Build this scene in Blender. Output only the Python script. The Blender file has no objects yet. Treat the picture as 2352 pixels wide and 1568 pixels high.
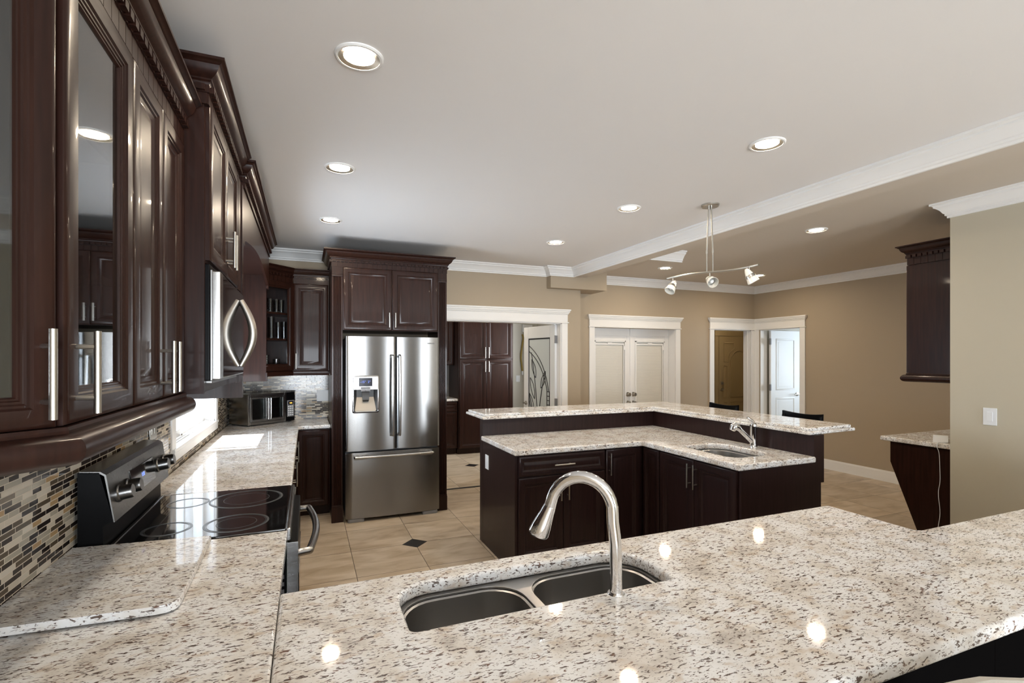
import bpy, bmesh, math, random
from mathutils import Matrix, Vector
random.seed(7)
PI = math.pi
sc = bpy.context.scene
COL = sc.collection

# ------------------------------------------------------------------ camera, light, exposure
cam_d = bpy.data.cameras.new('camera')
cam_d.sensor_width = 36.0
cam_d.lens = 1153.0 / 2352.0 * 36.0
cam_d.shift_y = 38.0 / 2352.0
cam_d.clip_start = 0.02
cam = bpy.data.objects.new('camera', cam_d)
COL.objects.link(cam)
cam.location = (0.0, 0.0, 1.58)
cam.rotation_euler = (math.radians(90), 0, -math.radians(22.27))
sc.camera = cam

sc.view_settings.view_transform = 'Standard'
sc.view_settings.look = 'None'
sc.view_settings.gamma = 1.0
sc.view_settings.use_curve_mapping = False
sc.view_settings.exposure = 0.70

world = bpy.data.worlds.new('sky')
sc.world = world
world.use_nodes = True
bg = world.node_tree.nodes['Background']
bg.inputs[0].default_value = (0.86, 0.93, 1.0, 1)
bg.inputs[1].default_value = 1.7

CAN_L = 185.0                     # radiance of the ceiling cans
CAN_COL = (1.0, 0.83, 0.62)

def lamp(name, kind, loc, rot, energy, col=(1, 1, 1), **kw):
    d = bpy.data.lights.new(name, kind)
    d.energy = energy
    d.color = col
    for k, v in kw.items():
        setattr(d, k, v)
    o = bpy.data.objects.new(name, d)
    o.location = loc
    o.rotation_euler = rot
    COL.objects.link(o)
    return o

# sun through the window over the counter
sd = Vector((0.40, -0.02, -1.0)).normalized()
sun = lamp('sun', 'SUN', (-4, 4.6, 8), (0, 0, 0), 11.0, (1.0, 0.97, 0.92), angle=0.006)
sun.rotation_euler = sd.to_track_quat('-Z', 'Y').to_euler()
# daylight for the kitchen window and den, with added area fills
lamp('daylight_kitchen_window', 'AREA', (-1.40, 4.27, 1.45), (0, math.radians(-118), 0), 36, (0.68, 0.83, 1.0),
     shape='RECTANGLE', size=1.2, size_y=1.45)
lamp('daylight_patio_door', 'AREA', (.25, -4.55, 1.05), (math.radians(130), 0, 0), 185, (0.86, 0.93, 1.0),  # added fill behind the camera, tilted up to brighten the ceiling
     shape='RECTANGLE', size=1.7, size_y=2.2)
lamp('daylight_side_door', 'AREA', (3.75, -4.55, 1.05), (math.radians(130), 0, 0), 140, (0.86, 0.93, 1.0),  # second added rear fill, also aimed up at the ceiling
     shape='RECTANGLE', size=1.2, size_y=2.2)
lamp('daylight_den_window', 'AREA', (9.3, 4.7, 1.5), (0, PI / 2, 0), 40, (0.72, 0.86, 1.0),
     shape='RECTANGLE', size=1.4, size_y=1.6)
lamp('hall_fill', 'AREA', (3.75, 7.3, 1.7), (0, PI / 2, 0), 26, (0.9, 0.95, 1.0),  # added area light that brightens the hall; no window stands there
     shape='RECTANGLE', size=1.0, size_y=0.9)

# ------------------------------------------------------------------ materials
def new_mat(name):
    m = bpy.data.materials.new(name)
    m.use_nodes = True
    return m, m.node_tree, m.node_tree.nodes['Principled BSDF']

def pmat(name, col, rough=0.5, metal=0.0, coat=0.0, spec=0.5, bump=0.0, bscale=60, emit=None, es=0, aniso=0.0, trans=0.0, coat_rough=0.08, sheen=0.0):
    m, nt, p = new_mat(name)
    p.inputs['Base Color'].default_value = (*col, 1)
    p.inputs['Roughness'].default_value = rough
    p.inputs['Metallic'].default_value = metal
    p.inputs['Coat Weight'].default_value = coat
    p.inputs['Coat Roughness'].default_value = coat_rough
    p.inputs['Specular IOR Level'].default_value = spec
    p.inputs['Anisotropic'].default_value = aniso
    p.inputs['Transmission Weight'].default_value = trans
    p.inputs['Sheen Weight'].default_value = sheen
    if emit:
        p.inputs['Emission Color'].default_value = (*emit, 1)
        p.inputs['Emission Strength'].default_value = es
    if bump:
        tc = nt.nodes.new('ShaderNodeTexCoord')
        n = nt.nodes.new('ShaderNodeTexNoise')
        n.inputs['Scale'].default_value = bscale
        n.inputs['Detail'].default_value = 3
        b = nt.nodes.new('ShaderNodeBump')
        b.inputs['Strength'].default_value = bump
        b.inputs['Distance'].default_value = 0.002
        nt.links.new(tc.outputs['Object'], n.inputs['Vector'])
        nt.links.new(n.outputs['Fac'], b.inputs['Height'])
        nt.links.new(b.outputs['Normal'], p.inputs['Normal'])
    return m

def N(nt, kind, **kw):
    n = nt.nodes.new(kind)
    for k, v in kw.items():
        if k in n.inputs:
            n.inputs[k].default_value = v
        else:
            setattr(n, k, v)
    return n

def math_node(nt, op, a, b=None, c=None):
    n = nt.nodes.new('ShaderNodeMath')
    n.operation = op
    for i, v in enumerate((a, b, c)):
        if v is None:
            continue
        if isinstance(v, (int, float)):
            n.inputs[i].default_value = v
        else:
            nt.links.new(v, n.inputs[i])
    return n.outputs[0]

def ramp(nt, fac, stops, interp='LINEAR'):
    r = nt.nodes.new('ShaderNodeValToRGB')
    r.color_ramp.interpolation = interp
    e = r.color_ramp.elements
    while len(e) > 1:
        e.remove(e[-1])
    e[0].position = stops[0][0]
    e[0].color = (*stops[0][1], 1)
    for pos, col in stops[1:]:
        q = e.new(pos)
        q.color = (*col, 1)
    nt.links.new(fac, r.inputs[0])
    return r.outputs[0]

def mixc(nt, fac, a, b):
    n = nt.nodes.new('ShaderNodeMix')
    n.data_type = 'RGBA'
    for s, v in ((n.inputs[0], fac), (n.inputs[6], a), (n.inputs[7], b)):
        if isinstance(v, (int, float)):
            s.default_value = v
        elif isinstance(v, tuple):
            s.default_value = (*v, 1)
        else:
            nt.links.new(v, s)
    return n.outputs[2]

def granite_mat():
    m, nt, p = new_mat('granite')
    tc = N(nt, 'ShaderNodeTexCoord')
    def mapped(sx, sy, sz, rot=0.0, off=0.0):
        mp = N(nt, 'ShaderNodeMapping')
        mp.inputs['Scale'].default_value = (sx, sy, sz)
        mp.inputs['Rotation'].default_value = (0, 0, rot)
        mp.inputs['Location'].default_value = (off, off * .7, off * .3)
        nt.links.new(tc.outputs['Object'], mp.inputs[0])
        return mp.outputs[0]
    def noise(vec, scale, detail=3.0, rough=.55, dist=0.0):
        n = N(nt, 'ShaderNodeTexNoise')
        n.inputs['Scale'].default_value = scale
        n.inputs['Detail'].default_value = detail
        n.inputs['Roughness'].default_value = rough
        n.inputs['Distortion'].default_value = dist
        nt.links.new(vec, n.inputs['Vector'])
        return n.outputs['Fac']
    cloud = noise(mapped(1, 1, 1, .3), 9, 4)
    base = ramp(nt, cloud, [(.28, (.54, .50, .46)), (.42, (.73, .695, .65)), (.55, (.82, .82, .82)), (.72, (.87, .875, .885))])
    tan = noise(mapped(.7, 1.3, 1.0, .25, 3), 26, 3)
    c1 = mixc(nt, ramp(nt, tan, [(.56, (0, 0, 0)), (.70, (.55, .55, .55))]), base, (.50, .37, .25))
    f1 = noise(mapped(.42, 1.25, 1.0, .22, 7), 125, 2.0, .55, .8)
    c2 = mixc(nt, ramp(nt, f1, [(.580, (0, 0, 0)), (.635, (.95, .95, .95))]), c1, (.085, .055, .042))
    f2 = noise(mapped(.55, 1.25, 1.0, -.15, 13), 84, 2.5, .5, 1.2)
    c3 = mixc(nt, ramp(nt, f2, [(.630, (0, 0, 0)), (.68, (.9, .9, .9))]), c2, (.15, .075, .048))
    f3 = noise(mapped(.6, 1.2, 1.0, .5, 21), 140, 2.0, .5)
    c4 = mixc(nt, ramp(nt, f3, [(.62, (0, 0, 0)), (.70, (.7, .7, .7))]), c3, (.16, .14, .13))
    nt.links.new(c4, p.inputs['Base Color'])
    p.inputs['Roughness'].default_value = 0.045
    p.inputs['Specular IOR Level'].default_value = 0.45
    return m

def wood_mat(name, dark, light, rough=.34, coat=.35):
    m, nt, p = new_mat(name)
    tc = N(nt, 'ShaderNodeTexCoord')
    mp = N(nt, 'ShaderNodeMapping')
    mp.inputs['Scale'].default_value = (22, 22, 1.3)
    nt.links.new(tc.outputs['Object'], mp.inputs[0])
    n = N(nt, 'ShaderNodeTexNoise')
    n.inputs['Scale'].default_value = 3.0
    n.inputs['Detail'].default_value = 5
    nt.links.new(mp.outputs[0], n.inputs['Vector'])
    c = ramp(nt, n.outputs['Fac'], [(.3, dark), (.72, light)])
    nt.links.new(c, p.inputs['Base Color'])
    p.inputs['Roughness'].default_value = rough
    p.inputs['Coat Weight'].default_value = coat
    p.inputs['Coat Roughness'].default_value = .06
    p.inputs['Specular IOR Level'].default_value = .16
    return m

def floor_mat(name, cx, cy, period):
    m, nt, p = new_mat(name)
    tc = N(nt, 'ShaderNodeTexCoord')
    sep = N(nt, 'ShaderNodeSeparateXYZ')
    nt.links.new(tc.outputs['Object'], sep.inputs[0])
    T = 0.52
    def dist(comp, o, per):
        a = math_node(nt, 'SUBTRACT', comp, o)
        return math_node(nt, 'PINGPONG', a, per / 2)
    dx, dy = dist(sep.outputs[0], cx, T), dist(sep.outputs[1], cy, T)
    gro = math_node(nt, 'LESS_THAN', math_node(nt, 'MINIMUM', dx, dy), 0.0024)
    Dx, Dy = dist(sep.outputs[0], cx, period), dist(sep.outputs[1], cy, period)
    s = math_node(nt, 'ADD', Dx, Dy)
    dia = math_node(nt, 'LESS_THAN', s, 0.108)
    diag = math_node(nt, 'LESS_THAN', s, 0.112)
    ix = math_node(nt, 'FLOOR', math_node(nt, 'DIVIDE', math_node(nt, 'SUBTRACT', sep.outputs[0], cx), T))
    iy = math_node(nt, 'FLOOR', math_node(nt, 'DIVIDE', math_node(nt, 'SUBTRACT', sep.outputs[1], cy), T))
    cmb = N(nt, 'ShaderNodeCombineXYZ')
    nt.links.new(ix, cmb.inputs[0]); nt.links.new(iy, cmb.inputs[1])
    wn = N(nt, 'ShaderNodeTexWhiteNoise')
    wn.noise_dimensions = '3D'
    nt.links.new(cmb.outputs[0], wn.inputs['Vector'])
    add = N(nt, 'ShaderNodeVectorMath'); add.operation = 'MULTIPLY_ADD'
    nt.links.new(wn.outputs['Color'], add.inputs[0])
    add.inputs[1].default_value = (9, 9, 9)
    nt.links.new(tc.outputs['Object'], add.inputs[2])
    mp = N(nt, 'ShaderNodeMapping')
    mp.inputs['Rotation'].default_value = (0, 0, .5)
    mp.inputs['Scale'].default_value = (1.0, 2.6, 1)
    nt.links.new(add.outputs[0], mp.inputs[0])
    n1 = N(nt, 'ShaderNodeTexNoise')
    n1.inputs['Scale'].default_value = 3.2; n1.inputs['Detail'].default_value = 7; n1.inputs['Distortion'].default_value = .6
    nt.links.new(mp.outputs[0], n1.inputs['Vector'])
    c = ramp(nt, n1.outputs['Fac'], [(.25, (.37, .275, .18)), (.45, (.52, .42, .305)), (.58, (.60, .50, .385)), (.75, (.66, .57, .46))])
    hsv = N(nt, 'ShaderNodeHueSaturation')
    v = math_node(nt, 'MULTIPLY_ADD', wn.outputs['Value'], .22, .86)
    nt.links.new(v, hsv.inputs['Value']); nt.links.new(c, hsv.inputs['Color'])
    c2 = mixc(nt, gro, hsv.outputs[0], (.10, .075, .05))
    c3 = mixc(nt, diag, c2, (.30, .22, .15))
    c4 = mixc(nt, dia, c3, (.020, .018, .018))
    nt.links.new(c4, p.inputs['Base Color'])
    p.inputs['Roughness'].default_value = .33
    p.inputs['Specular IOR Level'].default_value = .4
    b = N(nt, 'ShaderNodeBump'); b.invert = True
    b.inputs['Strength'].default_value = .5; b.inputs['Distance'].default_value = .002
    nt.links.new(gro, b.inputs['Height']); nt.links.new(b.outputs[0], p.inputs['Normal'])
    return m

def mosaic_mat(name, axis):
    m, nt, p = new_mat(name)
    tc = N(nt, 'ShaderNodeTexCoord')
    sep = N(nt, 'ShaderNodeSeparateXYZ')
    nt.links.new(tc.outputs['Object'], sep.inputs[0])
    cmb = N(nt, 'ShaderNodeCombineXYZ')
    nt.links.new(sep.outputs[axis], cmb.inputs[0]); nt.links.new(sep.outputs[2], cmb.inputs[1])
    br = N(nt, 'ShaderNodeTexBrick')
    br.offset = .37; br.offset_frequency = 3; br.squash = .62; br.squash_frequency = 2
    br.inputs['Color1'].default_value = (0, 0, 0, 1)
    br.inputs['Color2'].default_value = (1, 1, 1, 1)
    br.inputs['Mortar'].default_value = (0, 0, 0, 1)
    br.inputs['Scale'].default_value = 1.0
    br.inputs['Mortar Size'].default_value = .0013
    br.inputs['Mortar Smooth'].default_value = .1
    br.inputs['Brick Width'].default_value = .086
    br.inputs['Row Height'].default_value = .0160
    nt.links.new(cmb.outputs[0], br.inputs['Vector'])
    col = ramp(nt, br.outputs['Color'], [(0, (.022, .015, .012)), (.31, (.58, .52, .42)), (.42, (.095, .072, .047)), (.60, (.38, .35, .28)),
                                         (.70, (.40, .27, .14)), (.79, (.035, .025, .020)), (.91, (.62, .57, .48))], 'CONSTANT')
    c2 = mixc(nt, br.outputs['Fac'], col, (.60, .53, .43))
    nt.links.new(c2, p.inputs['Base Color'])
    r = math_node(nt, 'MULTIPLY_ADD', br.outputs['Fac'], .5, .12)
    nt.links.new(r, p.inputs['Roughness'])
    b = N(nt, 'ShaderNodeBump'); b.invert = True
    b.inputs['Strength'].default_value = .6; b.inputs['Distance'].default_value = .002
    nt.links.new(br.outputs['Fac'], b.inputs['Height']); nt.links.new(b.outputs[0], p.inputs['Normal'])
    return m

def steel_mat(name, col, rough, vec=(60, 60, 1.0), strength=.05):
    m, nt, p = new_mat(name)
    p.inputs['Base Color'].default_value = (*col, 1)
    p.inputs['Metallic'].default_value = 1
    tc = N(nt, 'ShaderNodeTexCoord')
    mp = N(nt, 'ShaderNodeMapping')
    mp.inputs['Scale'].default_value = vec
    nt.links.new(tc.outputs['Object'], mp.inputs[0])
    n = N(nt, 'ShaderNodeTexNoise')
    n.inputs['Scale'].default_value = 8; n.inputs['Detail'].default_value = 4
    nt.links.new(mp.outputs[0], n.inputs['Vector'])
    r = math_node(nt, 'MULTIPLY_ADD', n.outputs['Fac'], .16, rough - .08)
    nt.links.new(r, p.inputs['Roughness'])
    b = N(nt, 'ShaderNodeBump')
    b.inputs['Strength'].default_value = strength; b.inputs['Distance'].default_value = .001
    nt.links.new(n.outputs['Fac'], b.inputs['Height']); nt.links.new(b.outputs[0], p.inputs['Normal'])
    return m

def pane_mat(name, tint=(1, 1, 1), rough=0.0, refl=1.0):
    m = bpy.data.materials.new(name); m.use_nodes = True
    nt = m.node_tree
    for n in list(nt.nodes):
        nt.nodes.remove(n)
    out = N(nt, 'ShaderNodeOutputMaterial')
    t = N(nt, 'ShaderNodeBsdfTransparent'); t.inputs[0].default_value = (*tint, 1)
    g = N(nt, 'ShaderNodeBsdfGlossy'); g.inputs['Roughness'].default_value = rough
    f = N(nt, 'ShaderNodeLayerWeight'); f.inputs['Blend'].default_value = .5
    k = math_node(nt, 'MULTIPLY_ADD', math_node(nt, 'POWER', f.outputs['Facing'], 5.0), .92, .05)
    k = math_node(nt, 'MULTIPLY', k, refl)
    k = math_node(nt, 'MINIMUM', k, 1.0)
    mx = N(nt, 'ShaderNodeMixShader')
    nt.links.new(k, mx.inputs[0]); nt.links.new(t.outputs[0], mx.inputs[1]); nt.links.new(g.outputs[0], mx.inputs[2])
    nt.links.new(mx.outputs[0], out.inputs[0])
    return m

def emit_mat(name, col, s):
    m = bpy.data.materials.new(name); m.use_nodes = True
    nt = m.node_tree
    for n in list(nt.nodes):
        nt.nodes.remove(n)
    out = N(nt, 'ShaderNodeOutputMaterial')
    e = N(nt, 'ShaderNodeEmission'); e.inputs[0].default_value = (*col, 1); e.inputs[1].default_value = s
    nt.links.new(e.outputs[0], out.inputs[0])
    return m

GRANITE = granite_mat()
WOOD = wood_mat('dark_cherry_wood', (.0170, .0066, .0045), (.030, .0112, .0075), .36, .16)
DARKPANEL = pmat('black_panel', (.004, .0036, .0036), .7, spec=0.0)  # near-black body colour, darker than the espresso fronts
ESPRESSO = wood_mat('espresso_wood', (.0165, .0078, .0075), (.025, .0118, .0110), .38, .16)
CARCASS = pmat('dark_cabinet_interior', (.012, .008, .007), .6)
PAINT = pmat('tan_wall_paint', (.43, .352, .255), .65, bump=.12, bscale=220)
PAINT_PALE = pmat('pale_wall_paint', (.56, .53, .46), .6, bump=.1, bscale=220)
CEIL = pmat('ceiling_paint', (.80, .78, .765), .75, bump=.1, bscale=260)
TRIM = pmat('white_trim_paint', (.88, .87, .85), .35)
DOORWHITE = pmat('white_door_paint', (.82, .84, .86), .35)
TANDOOR = pmat('tan_door_paint', (.40, .31, .17), .45)
FLOOR = floor_mat('travertine_floor_tile', .857, 4.285, 2.08)
FLOOR2 = floor_mat('travertine_hall_tile', 2.257, 7.075, 2.08)
MOSAIC_Y = mosaic_mat('mosaic_tile_left', 1)
MOSAIC_X = mosaic_mat('mosaic_tile_back', 0)
STEEL = steel_mat('brushed_steel', (.36, .35, .34), .22, (1.2, 1.2, 260), .35)
def aniso_steel(name, col, rough, aniso, rot):
    m, nt, p = new_mat(name)
    p.inputs['Base Color'].default_value = (*col, 1)
    p.inputs['Metallic'].default_value = 1
    p.inputs['Roughness'].default_value = rough
    p.inputs['Anisotropic'].default_value = aniso
    p.inputs['Anisotropic Rotation'].default_value = rot
    tg = N(nt, 'ShaderNodeTangent'); tg.direction_type = 'UV_MAP'; tg.uv_map = 'planar'
    nt.links.new(tg.outputs[0], p.inputs['Tangent'])
    return m
def planar_uv(o):
    uv = o.data.uv_layers.new(name='planar')
    for lp_ in o.data.loops:
        c = o.data.vertices[lp_.vertex_index].co
        uv.data[lp_.index].uv = (c.x, c.z)
    return o
FRIDGE = aniso_steel('fridge_steel', (.27, .265, .26), .25, .93, 0.25)
STEEL_D = steel_mat('dark_brushed_steel', (.24, .235, .23), .30, (60, 60, 1.0), .008)
SINKST = steel_mat('sink_steel', (.46, .455, .45), .34, (4, 60, 60))
NICKEL = pmat('satin_nickel', (.52, .50, .46), .30, 1)
POLISHED = pmat('polished_steel', (.64, .63, .61), .24, 1)
CHROME = pmat('chrome', (.80, .80, .81), .06, 1)
BLACKGLASS = pmat('black_glass', (.008, .008, .009), .03, 0, 1.0, .6)
BLACK = pmat('black_enamel', (.004, .004, .0045), .3, spec=.08)
RUBBER = pmat('black_rubber', (.02, .02, .02), .7)
GREYPL = pmat('grey_plastic', (.22, .22, .23), .5)
WHITEPL = pmat('white_plastic', (.80, .82, .84), .4)
BURNER = pmat('burner_ring', (.075, .08, .085), .3)
GLASS = pane_mat('clear_pane')
GLASS_DOOR = pane_mat('cabinet_pane', (.55, .60, .62), .02, 2.2)
SMOKE = pane_mat('oven_pane', (.55, .58, .58), .03, 1.6)
FROST = pmat('frosted_glass', (.60, .65, .66), .35)
LEAD = pmat('lead_came', (.05, .05, .055), .45, .6)
TUMBLER = pane_mat('tumbler_glass', (.86, .89, .90), .03, 1.5)
BLIND = pmat('blind_fabric', (.74, .72, .66), .7)
CAN = emit_mat('can_light_glow', CAN_COL, CAN_L)
SHADE = pmat('opal_glass_shade', (.80, .78, .72), .25, 0, .5)
CREAM = pmat('cream_upholstery', (.52, .49, .43), .9, bump=.5, bscale=500, sheen=.3)
DIGIT = emit_mat('blue_digits', (.25, .35, 1.0), .9)
DIGIT2 = emit_mat('amber_digits', (1.0, .55, .1), 1.5)
LCD = pmat('lcd_screen', (.006, .007, .02), .15)
GOLD = pmat('gold_cord_fabric', (.34, .24, .06), .8)
VINYL = pmat('white_vinyl_frame', (.86, .88, .90), .35)

# ------------------------------------------------------------------ mesh builder
class MB:
    def __init__(s):
        s.bm = bmesh.new()
    def _merge(s, tmp, M=None):
        if M is not None:
            tmp.transform(M)
        me = bpy.data.meshes.new('tmp')
        tmp.to_mesh(me); tmp.free()
        s.bm.from_mesh(me)
        bpy.data.meshes.remove(me)
        return s
    def box(s, x0, x1, y0, y1, z0, z1, bev=0, seg=2, M=None):
        t = bmesh.new()
        bmesh.ops.create_cube(t, size=1)
        t.transform(Matrix.Translation(((x0 + x1) / 2, (y0 + y1) / 2, (z0 + z1) / 2)) @ Matrix.Diagonal((abs(x1 - x0), abs(y1 - y0), abs(z1 - z0), 1)))
        if bev:
            bmesh.ops.bevel(t, geom=t.edges[:], offset=bev, segments=seg, profile=.5, affect='EDGES')
        return s._merge(t, M)
    def prism(s, pts, z0, z1, M=None, bev=0, seg=3, holes=None):
        """polygon pts extruded from z0 to z1; holes are polygons left open through it; bev rounds the rims"""
        t = bmesh.new()
        if not holes:
            loop = [t.verts.new((x, y, z0)) for x, y in pts]
            f = t.faces.new(loop)
            r = bmesh.ops.extrude_face_region(t, geom=[f])
            bmesh.ops.translate(t, verts=[v for v in r['geom'] if isinstance(v, bmesh.types.BMVert)], vec=(0, 0, z1 - z0))
            bmesh.ops.recalc_face_normals(t, faces=t.faces[:])
        else:
            edges = []
            rims = []
            for poly in [pts] + holes:
                vs = [t.verts.new((x, y, z1)) for x, y in poly]
                rims.append(vs)
                for i in range(len(vs)):
                    edges.append(t.edges.new((vs[i], vs[(i + 1) % len(vs)])))
            bmesh.ops.triangle_fill(t, use_beauty=True, use_dissolve=False, edges=edges)
            top = t.faces[:]
            for f in top:
                if f.normal.z < 0:
                    f.normal_flip()
            vmap = {v: t.verts.new((v.co.x, v.co.y, z0)) for v in t.verts[:]}
            for f in top:
                t.faces.new([vmap[v] for v in reversed(f.verts)])
            for vs in rims:
                n = len(vs)
                for i in range(n):
                    a, b = vs[i], vs[(i + 1) % n]
                    t.faces.new((a, b, vmap[b], vmap[a]))
            bmesh.ops.recalc_face_normals(t, faces=t.faces[:])
        if bev:
            ed = [e for e in t.edges if len(e.link_faces) == 2 and e.calc_face_angle(0) > .6
                  and abs(e.verts[0].co.z - e.verts[1].co.z) < 1e-6]
            bmesh.ops.bevel(t, geom=ed, offset=bev, segments=seg, profile=.5, affect='EDGES')
        return s._merge(t, M)
    def lathe(s, prof, n=24, M=None, closed=False):
        t = bmesh.new()
        rings = []
        for r, z in prof:
            if r < 1e-6:
                rings.append([t.verts.new((0, 0, z))])
            else:
                rings.append([t.verts.new((r * math.cos(2 * PI * i / n), r * math.sin(2 * PI * i / n), z)) for i in range(n)])
        for a, b in zip(rings, rings[1:]):
            for i in range(n):
                j = (i + 1) % n
                if len(a) == 1 and len(b) == 1:
                    continue
                if len(a) == 1:
                    t.faces.new((a[0], b[j], b[i]))
                elif len(b) == 1:
                    t.faces.new((a[i], a[j], b[0]))
                else:
                    t.faces.new((a[i], a[j], b[j], b[i]))
        bmesh.ops.recalc_face_normals(t, faces=t.faces[:])
        return s._merge(t, M)
    def tube(s, path, r, n=12, M=None, caps=True):
        """round tube along 3-D points; r a number or a list"""
        t = bmesh.new()
        P = [Vector(p) for p in path]
        rs = r if isinstance(r, (list, tuple)) else [r] * len(P)
        up = None
        rings = []
        for i, p in enumerate(P):
            d = (P[min(i + 1, len(P) - 1)] - P[max(i - 1, 0)]).normalized()
            if up is None:
                up = Vector((0, 0, 1)) if abs(d.z) < .9 else Vector((1, 0, 0))
            a = d.cross(up).normalized()
            up = a.cross(d).normalized()
            rings.append([t.verts.new(p + rs[i] * (math.cos(2 * PI * k / n) * a + math.sin(2 * PI * k / n) * up)) for k in range(n)])
        for A, B in zip(rings, rings[1:]):
            for k in range(n):
                j = (k + 1) % n
                t.faces.new((A[k], A[j], B[j], B[k]))
        if caps:
            t.faces.new(rings[0]); t.faces.new(rings[-1])
        bmesh.ops.recalc_face_normals(t, faces=t.faces[:])
        return s._merge(t, M)
    def sweep(s, prof, path, M=None):
        """closed profile of (out, z) swept along the XY polyline, out to the right of travel, mitred"""
        t = bmesh.new()
        P = [Vector(p) for p in path]
        nr = []
        for a, b in zip(P, P[1:]):
            d = (b - a).normalized()
            nr.append(Vector((d.y, -d.x)))
        rings = []
        for i, p in enumerate(P):
            if i == 0:
                m = nr[0]
            elif i == len(P) - 1:
                m = nr[-1]
            else:
                m = (nr[i - 1] + nr[i]) / (1 + nr[i - 1].dot(nr[i]))
            rings.append([t.verts.new((p.x + m.x * o, p.y + m.y * o, z)) for o, z in prof])
        n = len(prof)
        for A, B in zip(rings, rings[1:]):
            for k in range(n):
                j = (k + 1) % n
                t.faces.new((A[k], A[j], B[j], B[k]))
        t.faces.new(rings[0]); t.faces.new(rings[-1])
        bmesh.ops.recalc_face_normals(t, faces=t.faces[:])
        return s._merge(t, M)
    def blocks(s, path, o0, o1, z0, z1, w, gap, bev=0):
        """little blocks along the polyline, on its right side"""
        P = [Vector(p) for p in path]
        for a, b in zip(P, P[1:]):
            L = (b - a).length
            d = (b - a) / L
            ang = math.atan2(d.y, d.x)
            k = max(1, int(L / (w + gap)))
            step = L / k
            for i in range(k):
                M = Matrix.Translation((a.x, a.y, 0)) @ Matrix.Rotation(ang, 4, 'Z')
                s.box(i * step + gap / 2, (i + 1) * step - gap / 2, -o1, -o0, z0, z1, bev, 1, M)
        return s
    def rings(s, loops, close_first=True, close_last=True, M=None):
        t = bmesh.new()
        R = [[t.verts.new(p) for p in lp] for lp in loops]
        n = len(R[0])
        for A, B in zip(R, R[1:]):
            for k in range(n):
                j = (k + 1) % n
                t.faces.new((A[k], A[j], B[j], B[k]))
        if close_first: t.faces.new(R[0])
        if close_last: t.faces.new(R[-1])
        bmesh.ops.recalc_face_normals(t, faces=t.faces[:])
        return s._merge(t, M)
    def build(s, name, mat, parent=None, label=None, angle=32):
        me = bpy.data.meshes.new(name)
        s.bm.to_mesh(me); s.bm.free()
        for p in me.polygons:
            p.use_smooth = True
        me.set_sharp_from_angle(angle=math.radians(angle))
        me.materials.append(mat)
        o = bpy.data.objects.new(name, me)
        COL.objects.link(o)
        wn = o.modifiers.new('normals', 'WEIGHTED_NORMAL')
        wn.keep_sharp = True; wn.weight = 90
        if parent is not None:
            o.parent = parent
        if label:
            o['label'] = label
        return o

def thing(name, label, cat, loc=(0, 0, 0), rz=0.0, group=None):
    o = bpy.data.objects.new(name, None)
    o.empty_display_size = .05
    COL.objects.link(o)
    o.location = loc
    o.rotation_euler = (0, 0, rz)
    o['label'] = label; o['category'] = cat
    if group: o['group'] = group
    return o

def tag(o, label, cat, group=None):
    o['label'] = label; o['category'] = cat
    if group: o['group'] = group
    return o

def struct(name, mb, mat, parent=None, label=None):
    o = mb.build(name, mat, parent, label)
    if parent is None:
        o['kind'] = 'structure'
    return o

def dup(root, loc, rz=0.0, label=None, group=None):
    r = root.copy(); COL.objects.link(r)
    r.location = loc; r.rotation_euler = (0, 0, rz)
    if label: r['label'] = label
    if group: r['group'] = group
    for ch in list(root.children):
        c = ch.copy(); COL.objects.link(c); c.parent = r
        for g in list(ch.children):
            d = g.copy(); COL.objects.link(d); d.parent = c
    return r

def TR(x, y, z):
    return Matrix.Translation((x, y, z))
def RX(a): return Matrix.Rotation(a, 4, 'X')
def RY(a): return Matrix.Rotation(a, 4, 'Y')
def RZ(a): return Matrix.Rotation(a, 4, 'Z')

def rrect(x0, x1, y0, y1, r, n=6):
    """rounded rectangle, r one radius or four (x0y0, x1y0, x1y1, x0y1)"""
    rs = r if isinstance(r, (list, tuple)) else [r] * 4
    out = []
    for (cx, cy, a0), q in zip(((x0, y0, PI), (x1, y0, 1.5 * PI), (x1, y1, 0), (x0, y1, .5 * PI)), rs):
        sx = 1 if cx == x0 else -1
        sy = 1 if cy == y0 else -1
        for i in range(n + 1):
            a = a0 + .5 * PI * i / n
            out.append((cx + sx * q + q * math.cos(a), cy + sy * q + q * math.sin(a)))
    return out

def text_mesh(name, txt, size, mat, parent, M, extrude=.0008, align='CENTER'):
    cu = bpy.data.curves.new(name, 'FONT')
    cu.body = txt; cu.size = size; cu.extrude = extrude; cu.align_x = align
    tmp = bpy.data.objects.new(name, cu)
    COL.objects.link(tmp)
    bpy.context.view_layer.update()
    me = bpy.data.meshes.new_from_object(tmp.evaluated_get(bpy.context.evaluated_depsgraph_get()))
    bpy.data.objects.remove(tmp); bpy.data.curves.remove(cu)
    me.transform(M)
    me.materials.clear(); me.materials.append(mat)
    o = bpy.data.objects.new(name, me)
    COL.objects.link(o)
    o.parent = parent
    return o

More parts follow.
